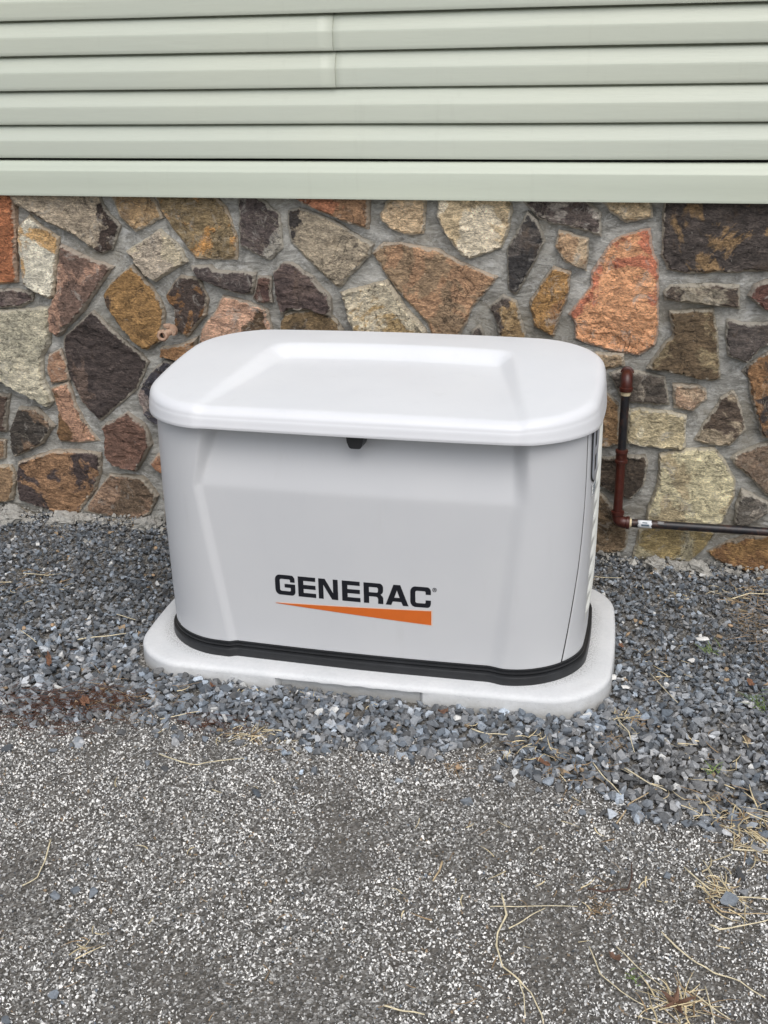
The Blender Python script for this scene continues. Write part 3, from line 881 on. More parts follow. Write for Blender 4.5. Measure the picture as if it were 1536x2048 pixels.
# ------------------------------------------------------------------ siding
def build_siding():
    root = empty('siding_wall', (0, WALL, 1.19))
    tag(root, 'house wall clad in pale sage green lapped vinyl siding above the stone foundation', 'siding')
    FACE = -0.032          # lip of each course, relative to the wall plane
    Z0, DZ = 1.3087 - 1.19, 0.1019
    def panel(x0, x1, k, dy=0.0):
        zb = Z0 + k * DZ
        pr = [(0.022, 0.0030), (0.004, 0.0010), (0.0012, 0.0), (0.0, 0.0015), (-0.0008, 0.012), (-0.0016, 0.030), (-0.0022, 0.046), (-0.0023, 0.0525), (-0.0019, 0.0545),
              (0.0012, 0.0620), (0.0052, 0.0740), (0.0092, 0.0860), (0.0113, 0.0925), (0.0124, 0.0960), (0.0240, 0.0970), (0.0250, 0.112), (0.0250, 0.122)]
        n = max(2, int((x1 - x0) / 0.05))
        vs = []
        for i in range(n + 1):
            x = lerp(x0, x1, i / n)
            for (py, pz) in pr:
                wv = 0.0014 * noise.noise(Vector((x * 2.2, k * 3.7, 0))) + 0.0006 * noise.noise(Vector((x * 7, k * 1.7, 4)))
                vs.append((x, FACE + py + dy + wv, zb + pz + 0.0012 * noise.noise(Vector((x * 1.3, k * 0.9, 9)))))
        m = len(pr)
        fs = [(i * m + j, (i + 1) * m + j, (i + 1) * m + j + 1, i * m + j + 1) for i in range(n) for j in range(m - 1)]
        o = link('siding_panel', mesh('siding_panel', vs, fs), MT['siding'], root, smooth=True)
        md = o.modifiers.new('thickness', 'SOLIDIFY'); md.thickness = 0.0013; md.offset = -1
        return o
    for k in range(0, 13):
        if k in (2, 3):
            sx = -0.2545 if k == 2 else -0.2595
            panel(sx - 0.025, 3.0, k, 0.0030)
            panel(-3.0, sx, k, -0.0004)
        elif k % 4 == 1:
            panel(-3.0, 1.9, k); panel(1.875, 3.0, k, 0.0016)
        else:
            panel(-3.0, 3.0, k)
    # backing sheet behind the courses, seen only as the dark line under each lip
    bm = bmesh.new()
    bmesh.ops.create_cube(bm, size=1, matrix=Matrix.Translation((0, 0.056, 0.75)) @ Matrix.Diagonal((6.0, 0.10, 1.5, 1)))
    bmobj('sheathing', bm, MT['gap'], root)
    # starter trim: sloping ledge then a plain wide face with a drip lip
    pr = [(-0.004, 0.1110), (-0.024, 0.1105), (-0.034, 0.1060), (-0.0405, 0.093), (-0.0455, 0.0825), (-0.0475, 0.0805), (-0.0482, 0.077), (-0.0478, 0.040), (-0.0478, 0.010), (-0.0484, 0.0035), (-0.0476, 0.001), (-0.040, 0.0022), (0.01, 0.0022)]
    n = 120
    vs = []
    for i in range(n + 1):
        x = -3 + 6 * i / n
        for (py, pz) in pr:
            dent = 0.0024 * math.exp(-(((x - 0.40) / 0.05) ** 2 + ((pz - 0.066) / 0.014) ** 2))
            wv = 0.0016 * noise.noise(Vector((x * 1.7, 20, 0))) + 0.0006 * noise.noise(Vector((x * 5, 22 + pz * 8, 0)))
            vs.append((x, py + wv + dent, pz + 0.0010 * noise.noise(Vector((x * 1.1, 31, 0)))))
    m = len(pr)
    fs = [(i * m + j, (i + 1) * m + j, (i + 1) * m + j + 1, i * m + j + 1) for i in range(n) for j in range(m - 1)]
    o = link('starter_trim', mesh('starter_trim', vs, fs), MT['trim'], root, smooth=True)
    o.data.set_sharp_from_angle(angle=math.radians(50))
    # slotted nail heads that hold the trim, far apart
    for x in (-2.2, -1.0, 0.405, 1.7):
        bm = bmesh.new()
        lathe_bm((x, -0.0455, 0.064), (0, -1, 0), [(0, 0.0028), (0.0012, 0.0026), (0.002, 0.0014), (0.0021, 0)], 10, bm)
        bmobj('nail_head', bm, MT['trim'], root, True)
build_siding()

# ------------------------------------------------------------------ concrete pad
PT = 0.054
def build_pad():
    a, b, r = 0.675, 0.366, 0.165
    prof = [(0.16, 0.0), (0.13, 0.0), (0.10, 0.0), (0.075, 0.0), (0.050, -0.0002), (0.034, -0.0005), (0.022, -0.0010), (0.014, -0.0018), (0.009, -0.0030), (0.0050, -0.0050), (0.0022, -0.0078), (0.0007, -0.0110),
            (0.0, -0.0140), (0.0, -0.0150), (0.0, -0.0158), (0.0, -0.0185), (0.0, -0.026), (-0.001, -0.038), (-0.002, -0.052), (-0.003, -0.075)]
    base = rounded(a, b, r, 40, 90)
    vs, st, dt = [], [], []
    N = len(base)
    for t, dz in prof:
        for (x, y) in rounded(a - t, b - t, max(0.05, r - t), 40, 90):
            z = PT + dz
            yy = y
            # hand-hold notch under the front edge
            if y < 0 and abs(y + (b - t)) < 1e-6:
                rag = 0.0035 * noise.noise(Vector((x * 30, 0, 0))) + 0.002 * noise.noise(Vector((x * 90, 5, 0)))
                inx = sm(-0.2205, -0.2195, x) * (1 - sm(0.1895, 0.1935, x))
                if dz <= -0.0140:
                    yy += (0.0 if dz > -0.0155 else 0.004 if dz > -0.0170 else 0.022) * inx
                    if dz > -0.020: z += rag * 0.8 * inx
            wob = 0.0012 * noise.noise(Vector((x * 6, y * 6, z * 12)))
            bx, by = bow(x, y, a, b, 0.022, 0.010)
            vs.append((bx * (1 + wob * 0.6), (by + yy - y) * (1 + wob * 0.6), z + wob * 0.6 - PT))
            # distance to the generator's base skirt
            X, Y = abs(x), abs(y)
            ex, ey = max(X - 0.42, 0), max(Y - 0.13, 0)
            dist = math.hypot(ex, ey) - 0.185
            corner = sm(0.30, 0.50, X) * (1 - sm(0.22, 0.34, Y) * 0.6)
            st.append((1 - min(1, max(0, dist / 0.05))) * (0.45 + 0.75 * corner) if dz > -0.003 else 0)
            dt.append(min(1.0, max(0.0, (-dz - 0.012) / 0.045)))  # splash dirt plus painted side shade, stronger towards the foot
    fs = [(k * N + i, (k + 1) * N + i, (k + 1) * N + (i + 1) % N, k * N + (i + 1) % N) for k in range(len(prof) - 1) for i in range(N)]
    fs.append(tuple(range(N)))
    me = mesh('concrete_pad', vs, fs)
    for nm, v in (('stain', st), ('dirt', dt)):
        at = me.attributes.new(nm, 'FLOAT', 'POINT'); at.data.foreach_set('value', v)
    o = link('concrete_pad', me, MT['concrete'], smooth=True, loc=(0.006, -0.008, PT))
    o.rotation_euler = (0, -0.007, 0.008)
    me.set_sharp_from_angle(angle=math.radians(42))
    tag(o, 'pale rounded concrete pad on the gravel under the generator, hand-hold notch in its front edge', 'concrete pad')
build_pad()

# ------------------------------------------------------------------ generator
gen = empty('generator', (0.006, 0, PT))
gen.rotation_euler = (0, -0.007, -0.010)
tag(gen, 'light grey home standby generator with sloping lid in the same paint and black base skirt', 'generator')
ZB, ZT = 0.043, 0.690           # shell from top of the skirt to up inside the lid (above the pad)
A0, B0, R0 = 0.596, 0.3135, 0.176
KX, KY = 0.021, 0.020

def recess(x, z, extra=0.0):
    """set-back of the middle of the front face (metres towards the wall), z above the pad"""
    zc = 0.498
    t = min(1.0, max(-0.12, (z - 0.05) / (zc - 0.05)))
    if z <= zc:
        L, Rr, wl, wr = lerp(-0.372, -0.440, t), lerp(0.402, 0.455, t), 0.027, 0.050
    else:
        s = min(1.2, (z - zc) / 0.15)
        L, Rr, wl, wr = lerp(-0.440, -0.408, s), lerp(0.455, 0.450, s), lerp(0.027, 0.040, s), lerp(0.050, 0.054, s)
    m = sm(L, L + wl, x) * (1 - sm(Rr - wr, Rr, x))
    k = z - zc
    bend = 0.5 * (k + math.sqrt(k * k + 0.009 ** 2))       # soft crease
    d = 0.0108 + 0.27 * bend
    return m * d

def outline_pt(u, a, b, r):
    """point on the rounded rectangle; u in [0,1) counter-clockwise from the middle of the front"""
    fl, sd, arc = 2 * (a - r), 2 * (b - r), math.pi * r / 2
    per = 2 * fl + 2 * sd + 4 * arc
    s = (u % 1.0) * per
    if s < fl / 2: return s, -b
    s -= fl / 2
    if s < arc:
        t = s / r; return a - r + r * math.sin(t), -b + r - r * math.cos(t)
    s -= arc
    if s < sd: return a, -b + r + s
    s -= sd
    if s < arc:
        t = s / r; return a - r + r * math.cos(t), b - r + r * math.sin(t)
    s -= arc
    if s < fl: return a - r - s, b
    s -= fl
    if s < arc:
        t = s / r; return -a + r - r * math.sin(t), b - r + r * math.cos(t)
    s -= arc
    if s < sd: return -a, b - r - s
    s -= sd
    if s < arc:
        t = s / r; return -a + r - r * math.cos(t), -b + r - r * math.sin(t)
    s -= arc
    return -a + r + s, -b

def body_pt(u, z, off=0.0):
    f = (z - ZB) / (ZT - ZB)
    bulge = 0.003 * math.sin(math.pi * f)
    a = A0 + 0.002 * f + bulge + off
    b = B0 - 0.014 * f + bulge + off
    x, y = outline_pt(u, a, b, R0 + off)
    x, y = bow(x, y, a, b, KX, KY)
    if y < 0:
        y += recess(x, z) * sm(0.0, 0.12, -y)
    return x, y

def bulge(z):
    f = (z - ZB) / (ZT - ZB)
    return 0.003 * math.sin(math.pi * f), f
_fx, _fy, _sx, _sy = [], [], [], []
for _k in range(0, 241):
    _x, _y = outline_pt(_k / 240 * 0.25, A0, B0, R0); _x, _y = bow(_x, _y, A0, B0, KX, KY)
    _fx.append(_x); _fy.append(_y)
    _x, _y = outline_pt(0.08 + _k / 240 * 0.34, A0, B0, R0); _x, _y = bow(_x, _y, A0, B0, KX, KY)
    _sx.append(_x); _sy.append(_y)
def front_y(x, z):
    """front surface y at x"""
    bl, f = bulge(z)
    return float(np.interp(abs(x), _fx[:200], _fy[:200])) + 0.014 * f - bl + recess(x, z)

def side_x(y, z):
    bl, f = bulge(z)
    return float(np.interp(y, _sy, _sx)) + 0.002 * f + bl

_per = 4 * (A0 - R0) + 4 * (B0 - R0) + 2 * math.pi * R0
def seam_u(z):
    """arc position (0..0.5) of the seam between front panel and side panel"""
    ang = float(np.interp(z, [0.04, 0.12, 0.2065, 0.30, 0.382, 0.47, 0.556, 0.70], [50, 54.8, 59.6, 64.6, 67.8, 70.2, 71.4, 71.8]))
    return ((A0 - R0) + R0 * math.radians(ang)) / _per

def shell_part(name, u0f, u1f, nu, off, mat, z0=ZB, z1=ZT, nz=90, extra=None):
    vs = []
    for j in range(nz + 1):
        z = lerp(z0, z1, j / nz)
        for i in range(nu + 1):
            u = lerp(u0f(z), u1f(z), i / nu)
            x, y = body_pt(u, z, off)
            vs.append((x, y, z))
    m = nu + 1
    fs = [(j * m + i, j * m + i + 1, (j + 1) * m + i + 1, (j + 1) * m + i) for j in range(nz) for i in range(nu)]
    o = link(name, mesh(name, vs, fs), mat, gen, smooth=True)
    md = o.modifiers.new('thickness', 'SOLIDIFY'); md.thickness = 0.0022; md.offset = -1
    md2 = o.modifiers.new('edge', 'BEVEL'); md2.width = 0.0009; md2.segments = 2; md2.limit_method = 'ANGLE'; md2.angle_limit = math.radians(60)
    return o
GAPU = 0.0030 / _per
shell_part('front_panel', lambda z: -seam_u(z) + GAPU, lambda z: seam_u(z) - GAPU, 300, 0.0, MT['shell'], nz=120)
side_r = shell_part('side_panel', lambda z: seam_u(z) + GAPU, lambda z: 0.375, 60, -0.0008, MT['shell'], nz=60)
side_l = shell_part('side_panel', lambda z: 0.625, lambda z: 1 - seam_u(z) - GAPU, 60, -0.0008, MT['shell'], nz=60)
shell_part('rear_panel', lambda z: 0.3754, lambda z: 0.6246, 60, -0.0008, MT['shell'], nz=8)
shell_part('inner_liner', lambda z: 0.0, lambda z: 1.0, 160, -0.010, MT['gap'], z0=0.03, z1=ZT, nz=30)

# louvres on both sides: slanting scoops that rise towards the rear
def louvre(side, k):
    z0 = 0.105 + k * 0.0500
    n, m = 16, 8
    vs = []
    ys, ye = -0.135 + 0.055 * min(1, k / 7), 0.200
    for i in range(n + 1):
        f = i / n
        y = lerp(ys, ye, f)
        for j in range(m + 1):
            g = j / m
            z = z0 + 0.42 * (y - ys) + 0.043 * g
            ends = sm(0, 0.07, f) * (1 - sm(0.93, 1, f))
            h = 0.0092 * ends * (g ** 0.8) * (1 - sm(0.84, 1.0, g))
            vs.append((side * (side_x(y, min(z, ZT)) - 0.0012 + h), y, z))
    w_ = m + 1
    fs = [(i * w_ + j, (i + 1) * w_ + j, (i + 1) * w_ + j + 1, i * w_ + j + 1) for i in range(n) for j in range(m)]
    me = mesh('louvre', vs, fs)
    bm = bmesh.new(); bm.from_mesh(me); bmesh.ops.recalc_face_normals(bm, faces=bm.faces)
    if sum(f.normal.x for f in bm.faces) * side < 0: bmesh.ops.reverse_faces(bm, faces=bm.faces)
    bm.to_mesh(me); bm.free()
    link('louvre', me, MT['louvre'], gen, smooth=True)
for side in (1, -1):
    for k in range(9):
        louvre(side, k)

# recessed hand grip plate with two pockets, and the sticker under it
def side_plate(name, y0, y1, z0, z1, off, mat, rad, thick=0.003, pockets=()):
    n, m = 22, 44
    vs = []
    for j in range(m + 1):
        z = lerp(z0, z1, j / m)
        dz = min(z - z0, z1 - z)
        inset = rad - math.sqrt(max(0, rad * rad - max(0, rad - dz) ** 2)) if rad > 0 and dz < rad else 0
        for i in range(n + 1):
            y = lerp(y0 + inset, y1 - inset, i / n)
            d = 0
            for (py0, py1, pz0, pz1, dep) in pockets:
                d -= dep * sm(py0, py0 + 0.005, y) * (1 - sm(py1 - 0.005, py1, y)) * sm(pz0, pz0 + 0.016, z) * (1 - sm(pz1 - 0.006, pz1, z))
            vs.append((side_x(y, z) + off + d, y, z))
    w_ = n + 1
    fs = [(j * w_ + i, j * w_ + i + 1, (j + 1) * w_ + i + 1, (j + 1) * w_ + i) for j in range(m) for i in range(n)]
    o = link(name, mesh(name, vs, fs), mat, gen, smooth=True)
    md = o.modifiers.new('thickness', 'SOLIDIFY'); md.thickness = thick; md.offset = -1
    return o
side_plate('grip_plate', -0.159, -0.092, 0.522, 0.682, 0.0032, MT['grip'], 0.026, 0.0035,
           ((-0.147, -0.103, 0.606, 0.658, 0.014), (-0.147, -0.103, 0.542, 0.594, 0.014)))
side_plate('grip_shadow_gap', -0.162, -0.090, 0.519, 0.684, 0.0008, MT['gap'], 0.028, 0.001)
lab = side_plate('sticker', -0.154, -0.085, 0.484, 0.515, 0.0012, MT['label'], 0, 0.0008)
for k in range(5):      # illegible lines of print
    zz = 0.4875 + k * 0.0055
    o = side_plate('print_line', -0.150 + 0.006 * (k % 2), -0.092 - 0.008 * (k % 3), zz, zz + 0.0022, 0.0017, MT['ink'], 0, 0.0004)
    o.parent = lab

# lid
LR = 0.6660
def build_lid():
    a, b, r = 0.612, 0.338, 0.200
    NA, FLT = 40, 70
    prof = []         # (inset, height over rim) of the fascia and its rounded shoulder
    for k in range(5): prof.append((0.0012 - 0.0012 * k / 4, 0.001 + 0.006 * k / 4))
    prof += [(0.0003, 0.0100), (0.0008, 0.0125), (0.0015, 0.016), (0.0022, 0.022), (0.0030, 0.027), (0.0040, 0.0305), (0.0052, 0.0330)]
    for k in range(1, 11):
        t = math.radians(9 * k)
        prof.append((0.0052 + 0.030 * (1 - math.cos(t)), 0.0330 + 0.0220 * math.sin(t)))
    tin = prof[-1][0]
    tops = [tin + (0.02 * k) / 5 for k in range(1, 6)]
    base = rounded(a, b, r, NA, FLT)
    N = len(base)
    def rise(x, y):
        return 0.108 * (y + 0.315) + 0.006 * (1 - (x / 0.6) ** 2) - 0.03 * max(0, y - 0.05) ** 2 * 4
    def chan(x, y):
        """depth of the shallow tray in the middle of the lid"""
        f = min(1.15, max(-0.1, (y + 0.30) / 0.46))
        L = lerp(-0.410, -0.352, f); Rr = lerp(0.448, 0.352, f)
        wl = lerp(0.034, 0.066, f); wr = lerp(0.034, 0.060, f)
        mx = sm(L, L + wl, x) * (1 - sm(Rr - wr, Rr, x))
        my = 1 - sm(0.115, 0.182, y + 0.02 * (x / 0.4) ** 2)
        d = lerp(0.0055, 0.030, min(1, max(0, (y + 0.30) / 0.42)))
        return mx * my * d, mx
    vs = []
    def put(x, y, h, fas):
        x, y = bow(x, y, a, b, 0.034, 0.0115)
        c, mx = chan(x, y)
        if y < -0.2:
            y2 = y + 0.0042 * mx * sm(-0.2, -0.28, y)
        else: y2 = y
        zz = LR + h + rise(x, y) * sm(0.0, 0.056, h) - c * sm(0.0, 0.056, h)
        vs.append((x, y2, zz))
    for (t, h) in prof:
        for (x, y) in rounded(a - t, b - t, r - t, NA, FLT): put(x, y, h, True)
    inner = rounded(a - tin, b - tin, r - tin, NA, FLT)
    K = 70
    htop = prof[-1][1]
    for k in range(1, K + 1):
        s = k / K
        q = 1 - s
        for (x, y) in inner:
            x2 = x * q; y2 = y * q
            x2 = (x - 0) * q + 0 * s
            put(x2 if q > 0 else 0, y2, htop + 0.004 * (1 - (1 - s) ** 2), False)
    fs = []
    rows = len(prof) + K
    for j in range(rows - 1):
        for i in range(N):
            fs.append((j * N + i, j * N + (i + 1) % N, (j + 1) * N + (i + 1) % N, (j + 1) * N + i))
    # turned-in underside of the rim
    n0 = len(vs)
    for t, h in ((0.006, 0.0), (0.012, 0.004)):
        for (x, y) in rounded(a - t, b - t, r - t, NA, FLT):
            x, y = bow(x, y, a, b, 0.034, 0.0115)
            c, mx = chan(x, y)
            vs.append((x, y + (0.0042 * mx * sm(-0.2, -0.28, y) if y < -0.2 else 0), LR + h))
    for i in range(N):
        fs.append((i, (i + 1) % N, n0 + (i + 1) % N, n0 + i))
        fs.append((n0 + i, n0 + (i + 1) % N, n0 + N + (i + 1) % N, n0 + N + i))
    bm = bmesh.new()
    bv = [bm.verts.new(v) for v in vs]
    for f in fs:
        try: bm.faces.new([bv[i] for i in f])
        except ValueError: pass
    bmesh.ops.remove_doubles(bm, verts=bm.verts, dist=1e-5)
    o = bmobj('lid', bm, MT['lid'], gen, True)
    return o
build_lid()

def build_skirt():
    """black base: stepped flange that follows the set-back front"""
    prof = [(0.0095, -0.004), (0.0100, 0.001), (0.0092, 0.0205), (0.0080, 0.0228), (0.0045, 0.0240), (0.0015, 0.0248), (-0.0015, 0.0258), (-0.0015, 0.0290), (0.0028, 0.0298), (0.0028, 0.0328), (-0.0030, 0.0345), (-0.0030, 0.0375), (0.0000, 0.0385), (0.0000, 0.0410), (-0.006, 0.0440)]
    N = 560
    vs = []
    for off, z in prof:
        for i in range(N):
            x, y = body_pt(i / N, 0.0440, off)
            vs.append((x, y, z))
    fs = [(k * N + i, k * N + (i + 1) % N, (k + 1) * N + (i + 1) % N, (k + 1) * N + i) for k in range(len(prof) - 1) for i in range(N)]
    o = link('base_skirt', mesh('base_skirt', vs, fs), MT['black'], gen, smooth=True)
    o.data.set_sharp_from_angle(angle=math.radians(35))
build_skirt()

# black lock tab below the lid
def build_latch():
    bm = bmesh.new()
    y0, y1 = -0.300, -0.3150
    pts = [(-0.0225, 0.675), (-0.0205, 0.649), (-0.0150, 0.6340), (-0.011, 0.6315), (0.012, 0.6315), (0.0160, 0.6340), (0.0210, 0.649), (0.0230, 0.675)]
    cx = 0.0145
    f1 = [bm.verts.new((cx + x, y1, z)) for x, z in pts]
    f0 = [bm.verts.new((cx + x * 1.1, y0 + 0.03, z)) for x, z in pts]
    bm.faces.new(f1); bm.faces.new(f0[::-1])
    for i in range(len(pts)):
        bm.faces.new((f1[i], f0[i], f0[(i + 1) % len(pts)], f1[(i + 1) % len(pts)]))
    bmesh.ops.bevel(bm, geom=list(bm.edges), offset=0.0015, segments=2, affect='EDGES')
    bmobj('lock_tab', bm, MT['black'], gen, True, autos=40)
build_latch()

# ---- lettering: wide square-shouldered capitals as thin raised prints on the front panel
LX0, LX1 = -0.2235, 0.2030
LZB, LH = 0.2000, 0.0590
def arcpts(cx, cy, rx, ry, a0, a1, n=8):
    return [(cx + rx * math.cos(math.radians(lerp(a0, a1, k / n))), cy + ry * math.sin(math.radians(lerp(a0, a1, k / n)))) for k in range(n + 1)]
T = 0.25   # stroke
def g_E(): return [[(0, 0), (1.0, 0), (1.0, .2), (.30, .2), (.30, .40), (.98, .40), (.98, .60), (.30, .60), (.30, .80), (.98, .80), (.98, 1), (0, 1)]], []
def g_N(): return [[(0, 0), (.27, 0), (.27, .70), (.74, 0), (1.08, 0), (1.08, 1), (.81, 1), (.81, .31), (.36, 1), (0, 1)]], []
def g_R():
    o = [(0, 0), (.29, 0), (.29, .34), (.66, .34)] + arcpts(.66, .22, .12, .12, 90, 0, 5) + [(.78, 0), (1.06, 0), (1.06, .24)] + arcpts(.90, .26, .16, .17, 0, 70, 5) + arcpts(.86, .66, .20, .20, -70, 0, 4) + [(1.06, .80)] + arcpts(.86, .80, .20, .20, 0, 90, 6) + [(0, 1)]
    h = [(.29, .54), (.70, .54)] + arcpts(.70, .61, .08, .07, -90, 0, 4) + [(.78, .72)] + arcpts(.70, .73, .08, .07, 0, 90, 4) + [(.29, .80)]
    return [o], [h]
def g_A():
    return [[(0, 0), (.30, 0), (.385, .18), (.845, .18), (.93, 0), (1.23, 0), (.80, 1), (.43, 1)]], [[(.47, .37), (.76, .37), (.615, .74)]]
def g_C():
    o = arcpts(.27, .73, .27, .27, 90, 180, 6) + arcpts(.27, .27, .27, .27, 180, 270, 6) + arcpts(.90, .22, .20, .22, -90, 0, 6) + [(1.10, .36), (.82, .36), (.82, .27)] + arcpts(.76, .27, .06, .07, 0, -90, 4) + arcpts(.37, .28, .10, .08, -90, -180, 4)[0:] + arcpts(.37, .72, .10, .08, 180, 90, 4) + arcpts(.76, .73, .06, .07, 90, 0, 4) + [(.82, .64), (1.10, .64)] + arcpts(.90, .78, .20, .22, 0, 90, 6)
    return [o], []
def g_G():
    o = arcpts(.27, .73, .27, .27, 90, 180, 6) + arcpts(.27, .27, .27, .27, 180, 270, 6) + arcpts(.94, .22, .20, .22, -90, 0, 6) + [(1.14, .56), (.54, .56), (.54, .38), (.88, .38), (.88, .27)] + arcpts(.82, .27, .06, .07, 0, -90, 4) + arcpts(.37, .28, .10, .08, -90, -180, 4) + arcpts(.37, .72, .10, .08, 180, 90, 4) + arcpts(.80, .73, .06, .07, 90, 0, 4) + [(.86, .66), (1.12, .66)] + arcpts(.92, .78, .20, .22, 0, 90, 6)
    return [o], []

def print_mesh(name, outer, holes, x0, z0, sx, sz, mat, lift, parent, grow=0.0):
    """flat glyph -> thin sheet that hugs the front panel"""
    V, E = [], []
    for loop in outer + holes:
        L = []
        if max(abs(loop[i][0] - loop[i - 1][0]) * sx for i in range(len(loop))) > 0.1: loop = [(q[0] / sx, q[1] / sz) for q in dens([(q[0] * sx, q[1] * sz) for q in loop], 0.012)]
        for p in loop:
            q = Vector((x0 + p[0] * sx, z0 + p[1] * sz))
            if not L or (q - L[-1]).length > 1e-5: L.append(q)
        if (L[0] - L[-1]).length < 1e-5: L.pop()
        b = len(V)
        V += L
        E += [(b + i, b + (i + 1) % len(L)) for i in range(len(L))]
    vv, ee, ff, *_ = delaunay_2d_cdt(V, E, [], 0, 1e-7)
    hp = [[(x0 + p[0] * sx, z0 + p[1] * sz) for p in h] for h in holes]
    op = [[(x0 + p[0] * sx, z0 + p[1] * sz) for p in h] for h in outer]
    vs = [(v.x, front_y(v.x, v.y) - lift, v.y) for v in vv]
    fs = []
    for f in ff:
        cx = sum(vv[i].x for i in f) / len(f); cz = sum(vv[i].y for i in f) / len(f)
        if any(inside(h, cx, cz) for h in hp) or not any(inside(h, cx, cz) for h in op): continue
        fs.append(tuple(f))
    me = mesh(name, vs, fs)
    bm = bmesh.new(); bm.from_mesh(me)
    bmesh.ops.recalc_face_normals(bm, faces=bm.faces)
    for f in list(bm.faces):
        if f.normal.y > 0: f.normal_flip()
    ret = bmesh.ops.extrude_face_region(bm, geom=list(bm.faces))
    nv = [g for g in ret['geom'] if isinstance(g, bmesh.types.BMVert)]
    for v in nv: v.co.y += lift * 0.6
    bmesh.ops.recalc_face_normals(bm, faces=bm.faces)
    bm.to_mesh(me); bm.free()
    return link(name, me, mat, parent)

logo = empty('logo', (0, 0, 0), gen)
adv = [(g_G, 1.14, .17), (g_E, 1.0, .15), (g_N, 1.08, .23), (g_E, 1.0, .19), (g_R, 1.06, .13), (g_A, 1.23, .10), (g_C, 1.10, 0)]
tot = sum(wd + gp for _, wd, gp in adv)
ux = (LX1 - LX0) / tot
cur = LX0
for fn, wd, gp in adv:
    o_, h_ = fn()
    print_mesh('letter', o_, h_, cur, LZB, ux, LH, MT['letter'], 0.0007, logo)
    cur += (wd + gp) * ux
# registered mark: ring with a small R
rc = (LX1 + 0.0095, LZB + LH * 0.90)
print_mesh('registered_mark', [arcpts(0, 0, 1, 1, 0, 354, 30)], [arcpts(0, 0, .80, .80, 0, 354, 30)], rc[0], rc[1], 0.0058, 0.0058, MT['letter'], 0.0007, logo)
o_, h_ = g_R()
print_mesh('registered_mark', o_, h_, rc[0] - 0.0024, rc[1] - 0.0031, 0.0046, 0.0062, MT['letter'], 0.0007, logo)
# long orange wedge with its pale border
print_mesh('wedge_border', [[(-.010, .64), (1.008, 1.07), (1.008, -.06)]], [], LX0 - 0.001, LZB - 0.0500, LX1 - LX0 + 0.002, 0.0410, MT['halo'], 0.0005, logo)
print_mesh('wedge', [[(0, .59), (1, 1.0), (1, 0), (0, .56)]], [], LX0 - 0.001, LZB - 0.0500, LX1 - LX0 + 0.002, 0.0410, MT['orange'], 0.0009, logo)

